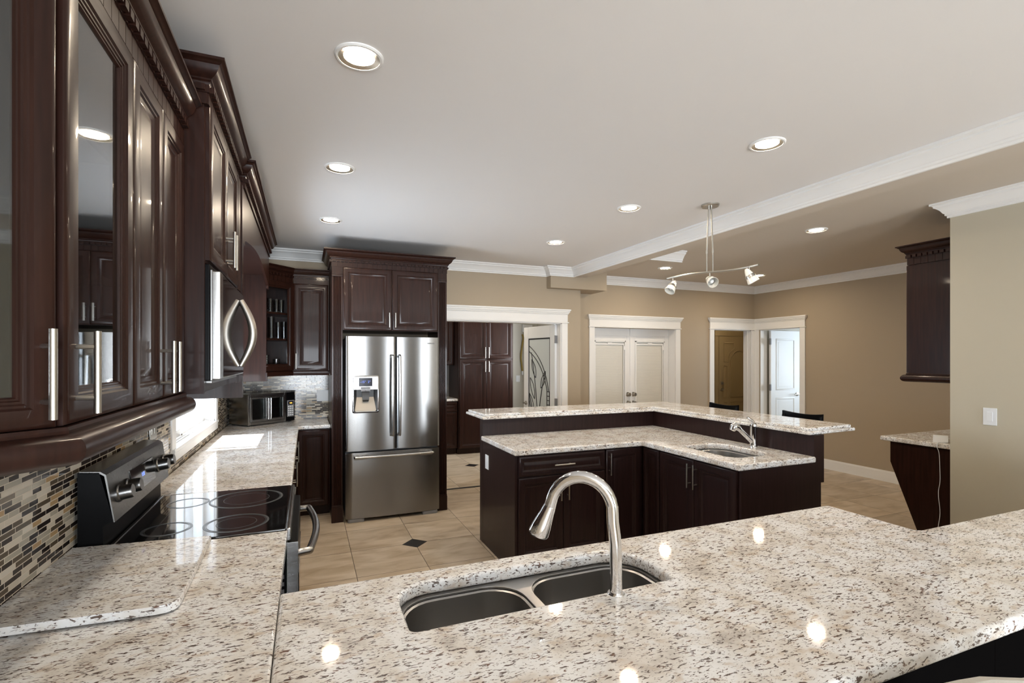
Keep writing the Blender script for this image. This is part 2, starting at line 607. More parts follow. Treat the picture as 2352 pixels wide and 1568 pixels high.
# ------------------------------------------------------------------ cabinet kit (local frame: x right, -y to the viewer, z up)
def door_mesh(x, z, w, h, y, stile=.058, glass=False, flat=False):
    pr = [(0, 0), (0, -.014), (.004, -.019), (.011, -.0215), (stile * .5, -.0225), (stile - .012, -.0215), (stile - .008, -.0170),
          (stile - .003, -.0170), (stile + .001, -.0125), (stile + .009, -.0105)]
    if glass:
        pr = pr[:-3] + [(stile - .004, -.0170), (stile - .001, -.0140), (stile + .003, -.0140), (stile + .005, -.0110), (stile + .008, -.0110), (stile + .010, -.0080)]
        pr += [(stile + .012, -.002), (stile + .012, 0)]
    else:
        pr += [(stile + .016, -.0075), (stile + .022, -.0085), (stile + .040, -.0125)]
    if min(w, h) / 2 < stile + .045:
        k = (min(w, h) / 2 - .004) / (stile + .045)
        pr = [(i * k, d) for i, d in pr]
    loops = [[(x + i, y + d, z + i), (x + w - i, y + d, z + i), (x + w - i, y + d, z + h - i), (x + i, y + d, z + h - i)] for i, d in pr]
    mb = MB()
    if glass:
        mb.rings(loops, False, False)
        mb.rings([loops[-1], loops[0]], False, False)
    else:
        mb.rings(loops)
    return mb

def handle_mesh(x, z, y, L=.17, vertical=True, r=.0062, off=.034):
    mb = MB()
    h = L / 2
    if vertical:
        mb.tube([(x, y - off, z - h), (x, y - off, z + h)], r, 12)
        for s in (-.62, .62):
            mb.tube([(x, y + .002, z + s * h), (x, y - off, z + s * h)], r * .72, 8)
    else:
        mb.tube([(x - h, y - off, z), (x + h, y - off, z)], r, 12)
        for s in (-.62, .62):
            mb.tube([(x + s * h, y + .002, z), (x + s * h, y - off, z)], r * .72, 8)
    return mb

def front(root, kind, x, z, w, h, y=0.0, handle=None, mat=None, gap=.0015, stile=.058, L=.17):
    """a door or drawer front with its pull; handle = (x, z, vertical)"""
    mat = mat or WOOD
    g = gap
    d = door_mesh(x + g, z + g, w - 2 * g, h - 2 * g, y, stile if kind != 'drawer' else .042, kind == 'glass').build('drawer' if kind == 'drawer' else 'door', mat, root)
    if kind == 'glass':
        pb = MB().box(x + stile, x + w - stile, y - .006, y - .003, z + stile, z + h - stile)
        pb.build('glass_pane', GLASS_DOOR, d)
    if handle:
        hx, hz, v = handle
        handle_mesh(hx, hz, y - .021, L, v).build('handle', NICKEL, d, 'brushed nickel bar pull')
    return d

def carcass(root, w, d, h, toe=0.0, mat=None, hollow=False, shelves=(), name='body', lid=True):
    mb = MB()
    mat = mat or WOOD
    if hollow:
        t = .018
        mb.box(0, t, 0, d, 0, h); mb.box(w - t, w, 0, d, 0, h)
        mb.box(t, w - t, 0, d, 0, t)
        if lid: mb.box(t, w - t, 0, d, h - t, h)
        mb.box(t, w - t, d - .01, d, t, h - t)
    else:
        mb.box(0, w, 0, d, toe, h)
        if toe:
            mb.box(0, w, .07, d, 0, toe)
    b = mb.build(name, mat, root)
    for z in shelves:
        MB().box(.019, w - .019, .02, d - .012, z, z + .018).build('shelf', mat, root)
    return b

def wood_crown(z0, h, pr):
    """profile of a stained crown: bottom at z0, height h, projection pr"""
    q = [(-.012, 0), (.10, 0), (.14, .06), (.14, .12), (.24, .17), (.24, .24), (.30, .28), (.40, .33), (.52, .42), (.62, .55), (.68, .68), (.70, .74), (.80, .78), (.86, .84), (1.0, .88), (1.0, 1.0)]
    out = [(-.012, z0)] + [(a * pr, z0 + b * h) for a, b in q[1:]] + [(-.012, z0 + h)]
    return out

def cornice(parent, path, ztop, hc=.075, pr=.06, hd=.028, hf=.055, mat=None, dentil=True):
    """crown over a dentil band over a scored frieze, each a part"""
    mat = mat or WOOD
    zc = ztop - hc
    MB().sweep(wood_crown(zc, hc, pr), path).build('crown_moulding', mat, parent)
    mb = MB().sweep([(-.012, zc - hd), (.006, zc - hd), (.006, zc), (-.012, zc)], path)
    if dentil:
        mb.blocks(path, .004, .020, zc - hd + .004, zc - .003, .024, .013)
    mb.build('dentil_band', mat, parent)
    mb = MB().sweep([(-.012, zc - hd - hf), (-.001, zc - hd - hf), (-.001, zc - hd), (-.012, zc - hd)], path)
    mb.blocks(path, -.003, .0035, zc - hd - hf, zc - hd - .0005, .044, .0028)
    mb.build('frieze', mat, parent)

# ================================================================== the setting
H = 2.75
XW, YB, YM, YR, XR = -.74, 5.95, 5.88, 6.18, 6.87
MX = Matrix(((1, 0, 0, 0), (0, 0, -1, 0), (0, 1, 0, 0), (0, 0, 0, 1)))       # wall along X: (u, z, depth) -> (X, -Y, Z)
MY = Matrix(((0, 0, 1, 0), (1, 0, 0, 0), (0, 1, 0, 0), (0, 0, 0, 1)))        # wall along Y: (u, z, depth) -> (Y, Z, X)

def wall_x(name, x0, x1, y, t, openings=(), mat=None, z1=H):
    """wall along X, its near face at y, thickness t away from the viewer; openings (u0, u1, ztop) stand on the floor"""
    pts = [(x0, 0)]
    for a, b, zt in openings:
        pts += [(a, 0), (a, zt), (b, zt), (b, 0)]
    pts += [(x1, 0), (x1, z1), (x0, z1)]
    return struct(name, MB().prism(pts, -t, 0, TR(0, y, 0) @ MX), mat or PAINT)

def wall_y(name, y0, y1, x, t, openings=(), holes=None, mat=None):
    """wall along Y from x to x + t"""
    pts = [(y0, 0)]
    for a, b, zt in openings:
        pts += [(a, 0), (a, zt), (b, zt), (b, 0)]
    pts += [(y1, 0), (y1, H), (y0, H)]
    lo, hi = min(0, t), max(0, t)
    return struct(name, MB().prism(pts, lo, hi, TR(x, 0, 0) @ MY, holes=holes), mat or PAINT)

struct('floor', MB().prism([(-.9, -3.75), (9.5, -3.75), (9.5, 7.9), (5.6, 7.9), (5.6, 6.45), (3.4, 6.45), (3.4, 5.88), (-.9, 5.88)], -.06, 0), FLOOR)
struct('floor_hall', MB().prism([(-.9, 5.88), (3.4, 5.88), (3.4, 6.45), (4.2, 6.45), (4.2, 8.7), (-.9, 8.7)], -.06, 0), FLOOR2)
struct('ceiling', MB().box(-.9, 3.415, -3.75, 8.75, H, H + .06), CEIL)
wall_y('wall_left', -3.75, 6.1, XW, -.16, holes=[[(3.55, 1.035), (5.0, 1.035), (5.0, 2.30), (3.55, 2.30)]])
wall_x('wall_back', XW, 1.36, YB, .15)
wall_x('wall_back_middle', 1.36, 3.27, YM, .14, [(1.55, 3.11, 2.04)])
struct('wall_back_end', MB().box(3.27, 3.40, YM, YR + .14, 0, H), PAINT)
wall_x('wall_back_right', 3.40, XR + .14, YR, .14, [(3.797, 5.237, 2.02), (6.0, 6.79, 2.04)])
wall_y('wall_far_right', 2.10, YR, XR, .14, [(5.34, 6.06, 2.04)])
wall_y('wall_right', -3.6, 2.25, 4.49, .12, mat=pmat('partition_paint', (.53, .485, .38), .6, bump=.1, bscale=220))
wall_x('wall_right_end', 4.61, XR, 2.13, .12)
# behind the camera: unseen wall, openings added to let the rear lights in
wall_x('wall_rear', XW, 4.49, -3.6, -.15, [(-.60, 1.10, 2.3), (3.15, 4.35, 2.3)], mat=PAINT_PALE)
# hall beyond the cased opening
wall_x('wall_hall_back', 1.2, 4.1, 8.55, .12, mat=PAINT_PALE)
wall_y('wall_hall_left', 6.1, 8.55, 1.3, -.12, mat=PAINT_PALE)
wall_y('wall_hall_right', 6.46, 8.55, 4.0, .12, mat=PAINT_PALE)
wall_x('wall_hall_front', 3.40, 5.75, 6.46, .1, mat=PAINT_PALE)
# entry hall and den
wall_x('wall_entry_back', 5.62, 9.4, 7.72, .12, mat=TANDOOR)
wall_y('wall_entry_left', 6.32, 7.72, 5.75, -.12)
wall_x('wall_den_back', XR + .14, 9.4, 6.12, .12, mat=PAINT_PALE)
wall_y('wall_den_right', 3.0, 6.12, 9.4, .1, mat=PAINT_PALE)
wall_x('wall_den_front', XR + .14, 9.4, 3.0, -.1, mat=PAINT_PALE)
wall_y('wall_entry_right', 6.24, 7.72, 9.4, .1)
# beam and the boxed corner on the back wall
CEIL2 = pmat('beige_ceiling', (.62, .555, .475), .7, bump=.1, bscale=260)  # darker beige than the main ceiling; covers the beam too
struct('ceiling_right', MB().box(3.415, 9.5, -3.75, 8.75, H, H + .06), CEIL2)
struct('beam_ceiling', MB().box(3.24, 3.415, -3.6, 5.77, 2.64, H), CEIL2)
struct('beam_box', MB().box(2.90, 3.74, 5.77, YR, 2.485, H), PAINT)
struct('added_sun_block', MB().box(-1.75, -.90, -1.0, 4.20, 2.90, 3.02), VINYL)  # unseen overhang added to keep sun off the near half of the window

CROWN = [(-.002, -.115), (.014, -.115), (.014, -.101), (.024, -.096), (.024, -.083), (.032, -.078), (.044, -.056), (.060, -.040), (.074, -.032),
         (.074, -.022), (.082, -.016), (.092, -.014), (.092, 0), (-.002, 0)]
CR = [(o, H + z) for o, z in CROWN]
struct('trim_1', MB().sweep(CR, [(XW, YB), (.28, YB)]), TRIM)
struct('trim_2', MB().sweep(CR, [(1.31, YM), (2.90, YM), (2.90, 5.77), (3.24, 5.77), (3.24, -3.6)]), TRIM)
struct('trim_3', MB().sweep(CR, [(3.74, YR), (XR, YR), (XR, 2.25), (4.49, 2.25), (4.49, -3.6)]), TRIM)
struct('trim_4', MB().sweep(CR, [(3.415, 4.43), (3.84, 4.43)]).box(3.415, 3.80, 4.428, 4.45, H - .11, H), TRIM)

BASE = [(-.001, 0), (.016, 0), (.016, .095), (.012, .102), (.012, .118), (.007, .126), (.005, .140), (-.001, .140)]
struct('baseboard_right', MB().sweep(BASE, [(XR, 5.235), (XR, 2.27)]), TRIM)
struct('baseboard_back', MB().sweep(BASE, [(5.33, YR), (5.90, YR)]), TRIM)
struct('baseboard_recess', MB().sweep(BASE, [(3.40, YR), (3.70, YR)]), TRIM)
struct('baseboard_middle', MB().sweep(BASE, [(3.20, YM), (3.40, YM), (3.40, YM + .02)]), TRIM)
struct('baseboard_partition', MB().sweep(BASE, [(4.49, 1.19), (4.49, .2)]), TRIM)
struct('trim_threshold', MB().box(1.55, 3.11, 5.855, 5.90, -.002, .004, .001), pmat('dark_threshold', (.02, .017, .015), .4))

def casing(name, a, b, zt, M, legs=(1, 1), ea=None, eb=None, mat=None):
    """door casing over the opening a..b in (u, z, depth toward the viewer): flat legs under a cornice head"""
    mb = MB()
    lw = .088
    if legs[0]: mb.box(a - lw, a, 0, zt, 0, .018, .003, 1, M)
    if legs[1]: mb.box(b, b + lw, 0, zt, 0, .018, .003, 1, M)
    u0 = a - lw if ea is None else ea
    u1 = b + lw if eb is None else eb
    e0 = 1 if ea is None else 0
    e1 = 1 if eb is None else 0
    for z0, z1, pr, ov in ((zt, zt + .014, .030, .014), (zt + .014, zt + .112, .020, 0), (zt + .112, zt + .124, .027, .008),
                           (zt + .124, zt + .138, .033, .014), (zt + .138, zt + .158, .043, .024), (zt + .158, zt + .180, .052, .034)):
        mb.box(u0 - ov * e0, u1 + ov * e1, z0, z1, 0, pr, .003, 1, M)
    return struct(name, mb, mat or TRIM)

casing('trim_5', 1.55, 3.11, 2.04, TR(0, YM, 0) @ MX)
casing('trim_6', 3.797, 5.237, 2.02, TR(0, YR, 0) @ MX)
casing('trim_7', 6.0, 6.79, 2.04, TR(0, YR, 0) @ MX, (1, 1), None, XR)
MYn = TR(XR, 0, 0) @ Matrix(((0, 0, -1, 0), (1, 0, 0, 0), (0, 1, 0, 0), (0, 0, 0, 1)))
casing('trim_8', 5.34, 6.075, 2.04, MYn, (1, 1), None, YR)
# jambs
struct('trim_9', MB().box(3.10, 3.112, YM, YM + .14, 0, 2.04).box(1.548, 1.56, YM, YM + .14, 0, 2.04).box(1.55, 3.11, YM, YM + .14, 2.03, 2.045), TRIM)
struct('trim_10', MB().box(6.78, 6.795, YR, YR + .14, 0, 2.04).box(5.995, 6.008, YR, YR + .14, 0, 2.04).box(6.0, 6.79, YR, YR + .14, 2.03, 2.045)
       .box(6.772, 6.78, YR + .05, YR + .09, 0, 2.03), TRIM)
struct('trim_11', MB().box(XR, XR + .14, 5.335, 5.347, 0, 2.04).box(XR, XR + .14, 6.05, 6.062, 0, 2.04).box(XR, XR + .14, 5.34, 6.06, 2.03, 2.045), TRIM)
struct('trim_12', MB().box(3.79, 3.805, YR, YR + .16, 0, 2.02).box(5.23, 5.245, YR, YR + .16, 0, 2.02).box(3.80, 5.24, YR + .15, YR + .17, 1.915, 2.03), TRIM)
casing('trim_13', 7.60, 8.62, 2.02, TR(0, 7.72, 0) @ MX, mat=TANDOOR)
struct('trim_14', MB().box(3.74, 3.83, 8.53, 8.55, 0, 2.06, .003).box(3.70, 3.9, 8.515, 8.55, 2.06, 2.20, .004), TRIM)

# kitchen window
w1 = MB()
for y0, y1, z0, z1 in ((3.55, 3.60, 1.035, 2.30), (4.95, 5.0, 1.035, 2.30), (3.60, 4.95, 1.035, 1.085), (3.60, 4.95, 2.27, 2.30), (4.245, 4.275, 1.085, 2.27)):
    w1.box(-.885, -.815, y0, y1, z0, z1, .004, 1)
w1 = struct('window_1', w1, VINYL)
MB().box(-.852, -.848, 3.60, 4.95, 1.085, 2.27).build('glass_pane', GLASS, w1)
MB().box(-.815, -.715, 3.49, 5.09, 1.015, 1.040, .006).box(-.80, -.785, 3.56, 4.99, 1.040, 1.050, .002).box(-.775, -.765, 3.56, 4.99, 1.040, 1.047, .002)\
    .box(-.739, -.722, 3.50, 5.08, .962, 1.015, .004).build('window_sill', VINYL, w1)
MB().box(-.739, -.722, 3.455, 3.55, 1.04, 2.30, .004).box(-.739, -.722, 5.0, 5.085, 1.04, 2.30, .004).box(-.815, -.739, 3.548, 3.560, 1.04, 2.298).box(-.815, -.739, 4.990, 5.002, 1.04, 2.298).box(-.739, -.722, 3.455, 5.085, 2.298, 2.325, .004)\
    .build('window_casing', VINYL, w1)
MB().lathe([(0, 0), (.012, 0), (.010, .012), (0, .014)], 12, TR(-.80, 4.05, 1.05)).build('window_latch', CHROME, w1)

# tiled splashbacks
struct('wall_backsplash_left', MB().box(-.739, -.732, .60, 3.455, .914, 1.47).box(-.739, -.732, 3.455, 5.085, .914, .962).box(-.739, -.732, 5.085, 5.944, .914, 1.46), MOSAIC_Y)
struct('wall_backsplash_back', MB().box(-.732, .225, 5.942, 5.949, .914, 1.46), MOSAIC_X)

# ------------------------------------------------------------------ doors
# leaded glass door standing open into the hall, hinged on the right jamb
d1 = MB()
DX = 2.925
def yz(mb, y0, y1, z0, z1, x0=DX - .018, x1=DX + .018, bev=.003):
    return mb.box(x0, x1, y0, y1, z0, z1, bev, 1)
for a in ((5.985, 6.10, .01, 2.025), (6.645, 6.76, .01, 2.025), (6.10, 6.645, 1.86, 2.025), (6.10, 6.645, .01, .25)):
    yz(d1, *a)
d1 = struct('door_1', d1, DOORWHITE)
MB().box(DX - .008, DX + .008, 6.10, 6.645, .25, 1.86).build('glass_pane', FROST, d1)
fr = MB()
for a in ((6.10, 6.118, .25, 1.86), (6.627, 6.645, .25, 1.86), (6.10, 6.645, 1.842, 1.86), (6.10, 6.645, .25, .268)):
    yz(fr, *a, DX - .013, DX + .013, .002)
fr.build('glazing_bead', LEAD, d1)
# arch, stem and leaves of the leaded pattern, on both faces of the pane
def lead(pts, r=.006):
    return MB().tube([(DX - .010, y, z) for y, z in pts], r, 6)
ld = MB()
def lp(pts, r=.006):
    ld.tube([(DX - .010, y, z) for y, z in pts], r, 6)
def arc(y0, z0, y1, z1, sag, n=14):
    out = []
    for i in range(n + 1):
        t = i / n
        y = y0 + (y1 - y0) * t; z = z0 + (z1 - z0) * t
        L = math.hypot(y1 - y0, z1 - z0)
        s = 4 * sag * t * (1 - t)
        out.append((y - (z1 - z0) / L * s, z + (y1 - y0) / L * s))
    return out
lp(arc(6.64, 1.76, 6.14, 1.12, -.10)); lp(arc(6.64, 1.68, 6.175, 1.12, -.085))
for zz in (1.12, 1.06, 1.00, .94): lp([(6.105, zz), (6.185, zz)])
lp([(6.12, 1.12), (6.12, .30)]); lp([(6.18, 1.12), (6.18, .30)])
lp(arc(6.40, .27, 6.57, 1.66, .05)); lp(arc(6.40, .27, 6.22, 1.40, -.06)); lp(arc(6.42, .27, 6.63, 1.08, .03))
for (ya, za, yb, zb) in ((6.46, 1.30, 6.56, 1.56), (6.33, 1.16, 6.22, 1.40), (6.49, 1.00, 6.60, 1.30), (6.40, .62, 6.28, .82), (6.52, .80, 6.63, 1.08)):
    lp(arc(ya, za, yb, zb, .045), .005); lp(arc(ya, za, yb, zb, -.035), .005)
ld.build('lead_pattern', LEAD, d1)
MB().lathe([(0, 0), (.028, 0), (.028, .008), (.012, .012), (.012, .05), (0, .05)], 16, TR(DX - .018, 6.70, .93) @ RY(-PI / 2))\
    .tube([(DX - .062, 6.71, .93), (DX - .066, 6.66, .932), (DX - .064, 6.60, .928)], [.010, .010, .007], 10).build('handle', NICKEL, d1)
for zz in (.99, 1.83):
    MB().box(DX - .022, DX + .016, 5.968, 5.986, zz - .05, zz + .05, .002).tube([(DX - .022, 5.975, zz - .052), (DX - .022, 5.975, zz + .052)], .008, 8).build('hinge', GREYPL, d1)

h_ = Matrix.Translation((3.085 - 2.925, 0, 0)) @ TR(2.925, 5.985, 0) @ RZ(math.radians(8.5)) @ TR(-2.925, -5.985, 0)
d1.location = h_.to_translation(); d1.rotation_euler = h_.to_euler()

def french(name, x0, x1, knob_x, M):
    d = MB()
    for a in ((x0, x0 + .075, 0.01, 1.915), (x1 - .075, x1, .01, 1.915), (x0 + .075, x1 - .075, 1.84, 1.915), (x0 + .075, x1 - .075, .01, .22)):
        d.box(a[0], a[1], 6.325, 6.365, a[2], a[3], .003, 1)
    d = struct(name, d, TRIM)
    a, b = x0 + .075, x1 - .075
    f = MB()
    for q in ((a, a + .022, .22, 1.84), (b - .022, b, .22, 1.84), (a, b, 1.818, 1.84), (a, b, .22, .242)):
        f.box(q[0], q[1], 6.315, 6.33, q[2], q[3], .003, 1)
    f.build('glazing_frame', TRIM, d)
    bl = MB().box(a + .02, b - .02, 6.345, 6.349, .24, 1.82)
    k = 78
    for i in range(k):
        z = .25 + (1.77 - .25) * i / k
        bl.box(a + .022, b - .045, 6.334, 6.345, z, z + .0190, .002, 1)
    bl.build('blind', BLIND, d)
    MB().box(a + .022, b - .03, 6.318, 6.334, 1.775, 1.80, .003).box(b - .043, b - .030, 6.318, 6.33, .26, 1.80, .002)\
        .box(b - .050, b - .022, 6.308, 6.325, 1.70, 1.76, .004).box((a + b) / 2 - .05, (a + b) / 2 + .03, 6.312, 6.325, 1.785, 1.812, .004).build('blind_rail', TRIM, d)
    for zz, nm in ((1.035, 'knob'), (.905, 'deadbolt')):
        MB().lathe([(0, 0), (.034, 0), (.034, .006), (.014, .012), (.013, .030), (.026, .040), (.030, .052), (.024, .062), (0, .066)], 18,
                   TR(knob_x, 6.325, zz) @ RX(PI / 2)).build(nm, NICKEL, d)
    return d
french('door_2', 3.81, 4.508, 4.468, None)
french('door_3', 4.528, 5.226, 4.568, None)
struct('trim_15', MB().box(4.500, 4.536, 6.305, 6.335, .01, 2.02, .004), TRIM)

# tan entry door far back
def panel_door(name, x0, x1, z1, y, mat):
    d = MB().box(x0, x1, y, y + .04, .008, z1, .003, 1)
    return d
d4 = struct('door_4', panel_door('door_4', 7.60, 8.62, 2.015, 7.675, TANDOOR), TANDOOR)
pm = MB()
def outline(pts, r=.011, y=7.674):
    pm.tube([(x, y, z) for x, z in pts + pts[:1]], r, 6)
for s in (0, 1):
    f = (lambda x: x) if s == 0 else (lambda x: 16.22 - x)
    outline([(f(7.72), 1.88), (f(7.97), 1.88), (f(7.97), 1.76), (f(7.89), 1.70), (f(7.84), 1.60), (f(7.84), 1.50), (f(7.72), 1.50)])
    outline([(f(7.72), 1.42), (f(7.80), 1.42), (f(7.80), .80), (f(7.72), .80)])
outline([(7.88 + .0, .80)] + [(8.11 - .22 * math.cos(a), 1.50 + .22 * math.sin(a)) for a in [PI * i / 12 for i in range(13)]] + [(8.33, .80)])
outline([(7.88, .70), (8.34, .70), (8.34, .20), (7.88, .20)])
outline([(7.72, .70), (7.80, .70), (7.80, .20), (7.72, .20)])
pm.build('door_panel', TANDOOR, d4)
MB().lathe([(0, 0), (.032, 0), (.032, .010), (.018, .016), (.018, .03), (0, .03)], 16, TR(7.67, 7.675, 1.08) @ RX(PI / 2)).build('deadbolt', NICKEL, d4)
MB().lathe([(0, 0), (.032, 0), (.032, .010), (.012, .014), (.012, .05), (0, .05)], 16, TR(7.67, 7.675, .95) @ RX(PI / 2))\
    .tube([(7.67, 7.627, .95), (7.62, 7.622, .95), (7.57, 7.626, .942)], [.011, .010, .008], 10).build('handle', NICKEL, d4)

# white two-panel door standing open into the den
d5 = struct('door_5', MB().box(7.02, 7.68, 5.985, 6.02, .01, 2.03, .003, 1), DOORWHITE)
def rp(x0, x1, z0, z1, y, mb):
    pr = [(0, .003), (.0, -.002), (.012, -.007), (.022, -.007), (.034, .001), (.052, .001), (.064, -.006)]
    mb.rings([[(x0 + i, y + d, z0 + i), (x1 - i, y + d, z0 + i), (x1 - i, y + d, z1 - i), (x0 + i, y + d, z1 - i)] for i, d in pr])
pp = MB(); rp(7.13, 7.57, 1.05, 1.90, 5.985, pp); rp(7.13, 7.57, .20, .93, 5.985, pp); pp.build('door_panel', DOORWHITE, d5)
MB().lathe([(0, 0), (.032, 0), (.032, .009), (.012, .013), (.012, .05), (0, .05)], 16, TR(7.62, 5.985, .975) @ RX(PI / 2))\
    .tube([(7.62, 5.937, .975), (7.56, 5.932, .977), (7.50, 5.936, .970)], [.011, .010, .008], 10).build('handle', NICKEL, d5)
for zz in (1.10, 1.85):
    MB().box(6.985, 7.022, 5.975, 5.99, zz - .05, zz + .05, .002).tube([(6.992, 5.974, zz - .052), (6.992, 5.974, zz + .052)], .009, 8).build('hinge', GREYPL, d5)
MB().box(7.02, 7.68, 5.97, 5.984, 2.031, 2.0312).build('top_edge', DOORWHITE, d5)

# ================================================================== ceiling lights
def can(x, y, label, rz=0):
    t = thing('recessed_light', label, 'ceiling light', (x, y, H), rz, 'recessed ceiling cans')
    return t
can0 = can(.19, 2.03, 'largest recessed ceiling light, nearest of the three cans by the dark wall cabinets')
MB().lathe([(.092, 0), (.092, -.004), (.086, -.008), (.078, -.008), (.078, 0)], 40).build('trim_ring', TRIM, can0)
MB().lathe([(.078, -.0075), (.058, -.002), (.058, 0), (.078, 0)], 40).build('reflector', NICKEL, can0)
MB().lathe([(0, -.002), (.0585, -.002), (.0585, -.0005), (0, -.0005)], 40).build('lens', CAN, can0, 'glowing warm lens')
for x, y, lb in ((.19, 3.26, 'middle one of the three recessed cans in line toward the tall refrigerator'),
                 (.19, 4.52, 'small recessed can just in front of the refrigerator cornice'),
                 (2.33, 2.01, 'recessed can beside the white beam cornice, the nearest to the viewer on that side'),
                 (2.33, 3.28, 'recessed can over the inner corner of the island, left of the track light stem'),
                 (2.33, 4.525, 'recessed can over the far edge of the island, nearest the cased opening'),
                 (4.31, 3.19, 'recessed can right of the beam in front of the hanging dark cabinet'),
                 (4.31, 5.28, 'recessed can beyond the beam beside the short crown offcut'),
                 (5.92, 5.25, 'recessed can nearest the far corner, beside the last spot head')):
    dup(can0, (x, y, H), 0, lb)
for x, y in ((2.3, 7.0),):
    dup(can0, (x, y, H), 0, {7.0: 'recessed can in the hall beyond the cased opening'}.get(y, 'recessed can overhead above the peninsula'))
dim = emit_mat('entry_can_glow', (1.0, .80, .55), 95)
ec = thing('entry_can_light', 'warm recessed can in the entry hall behind the corner door', 'ceiling light', (7.3, 6.9, H))
MB().lathe([(.100, 0), (.100, -.004), (.092, -.009), (.080, -.009), (.078, 0)], 24).build('trim_ring', TRIM, ec)
MB().lathe([(0, -.002), (.0785, -.002), (.0785, -.0005), (0, -.0005)], 24).build('lens', dim, ec)

# track light on two stems
tl = thing('track_light', 'brushed nickel three-spot track light hanging over the island', 'track light', (2.852, 2.973, H))
A, B = Vector((2.715, 3.30, 2.225)) - tl.location, Vector((2.975, 2.64, 2.243)) - tl.location
ax = (B - A).normalized(); side = Vector((ax.y, -ax.x, 0)).normalized()
MB().lathe([(0, 0), (.066, 0), (.066, -.012), (.060, -.018), (0, -.018)], 36).build('canopy', NICKEL, tl)
path = []
for i in range(33):
    t = i / 32
    p = A.lerp(B, t) + side * .018 * math.sin(2 * PI * t) + Vector((0, 0, .006 * math.sin(2 * PI * t)))
    path.append(tuple(p))
MB().tube(path, .0085, 12).build('rail', NICKEL, tl)
mid = A.lerp(B, .5)
for s in (-1, 1):
    p = mid + ax * .024 * s
    MB().tube([(p.x * .4, p.y * .4, -.017), (p.x, p.y, -.36)], .0058, 10).tube([(p.x, p.y, -.355), (p.x, p.y, p.z)], .0042, 10)\
        .tube([(p.x, p.y, -.372), (p.x, p.y, -.350)], .0072, 10).build('stem', NICKEL, tl)
def spot(t, d):
    p = A.lerp(B, t)
    d = Vector(d).normalized()
    M = TR(p.x, p.y, p.z - .058) @ d.to_track_quat('Z', 'Y').to_matrix().to_4x4()
    h = MB().lathe([(0, -.045), (.010, -.044), (.020, -.025), (.029, .004), (.031, .014), (.029, .014), (.019, -.02), (0, -.03)], 24, M).build('spot_head', SHADE, tl)
    MB().lathe([(.0300, .004), (.0345, .012), (.0365, .026), (.034, .026), (.031, .012)], 24, M).build('ring', NICKEL, h)
    MB().lathe([(.034, .022), (.042, .064), (.040, .066), (.032, .024)], 24, M).build('glass_cup', SHADE, h)
    MB().lathe([(0, .0), (.014, .0), (.018, .03), (.012, .044), (0, .048)], 16, M).build('bulb', WHITEPL, h)
    MB().tube([(p.x, p.y, p.z), (p.x, p.y, p.z - .045)], .0046, 8).tube([(p.x, p.y, p.z - .045), tuple(M @ Vector((.0, .0, -.01)))], .0046, 8).build('swivel_arm', NICKEL, h)
spot(.07, (-.55, -.1, -.75))
spot(.5, (-.25, -.75, -.42))
spot(.91, (.35, -.25, -.8))

# ================================================================== wall cabinets on the left
R90 = PI / 2
UL = .157
def on_left(name, label, x, y, z, cat='wall cabinet', group=None):
    return thing(name, label, cat, (x, y, z), R90, group)

u0 = thing('wall_cabinet', 'angled end cabinet with a glass door at the left edge of the photo', 'wall cabinet', (-.735, .845, 1.455), PI / 4)
MB().prism([(0, .02), (.438, .02), (.219, .239)], 0, .89).build('body', WOOD, u0)
front(u0, 'glass', 0, 0, .438, .89, 0, (.414, .097, True), L=UL, stile=.046)

u1 = on_left('wall_cabinet', 'dark cabinet with a tall clear glass door left of the paired doors', -.425, 1.155, 1.455)
carcass(u1, .385, .31, .89, hollow=True, shelves=(.30, .60))
front(u1, 'glass', 0, 0, .385, .89, 0, (.036, .098, True), L=UL)

u2 = on_left('wall_cabinet', 'dark cabinet with two narrow solid doors beside the microwave', -.425, 1.54, 1.455)
carcass(u2, .568, .31, .89)
front(u2, 'door', 0, 0, .284, .89, 0, (.250, .098, True), L=UL)
front(u2, 'door', .284, 0, .284, .89, 0, (.322, .098, True), L=UL)

run = [(-.729, .851), (-.410, 1.150), (-.410, 2.106)]
cn = thing('cornice', 'dark dentilled cornice over the nearest wall cabinets', 'cornice', (0, 0, 0))
cornice(cn, run, 2.50)
rail_prof = [(-.02, 1.455), (.010, 1.455), (.013, 1.449), (.012, 1.443)] + \
    [(.012 + .030 * math.sin(a), 1.414 + .029 * math.cos(a)) for a in [PI * i / 14 for i in range(15)]] + [(-.02, 1.385)]
tag(MB().sweep(rail_prof, run).build('light_rail', WOOD), 'rounded dark rail along the bottom of the nearest wall cabinets', 'moulding')

mc = on_left('microwave_cabinet', 'taller two-door cabinet above the over-range microwave', -.344, 2.112, 1.45)
MB().box(0, .89, 0, .385, .48, 1.06).build('body', WOOD, mc)
MB().box(0, .02, 0, .385, 0, .48).build('side_panel', WOOD, mc)
MB().box(.785, .89, -.010, .385, 0, .48).box(.785, .89, -.022, 0, .48, 1.06).box(.83, .893, -.03, 0, .055, .075, .004).box(.83, .893, -.03, 0, .10, .115, .004).build('side_panel', WOOD, mc)
MB().box(.02, .785, .02, .385, .0, .030).build('bottom_panel', WOOD, mc)
front(mc, 'door', .018, .488, .383, .572, 0, (.366, .60, True), L=UL)
front(mc, 'door', .401, .488, .383, .572, 0, (.436, .60, True), L=UL)
cornice(mc, [(-.006 + .0, .385), (-.006, -.012), (.885, -.012)], 1.20, .08, .062, .028, .04)

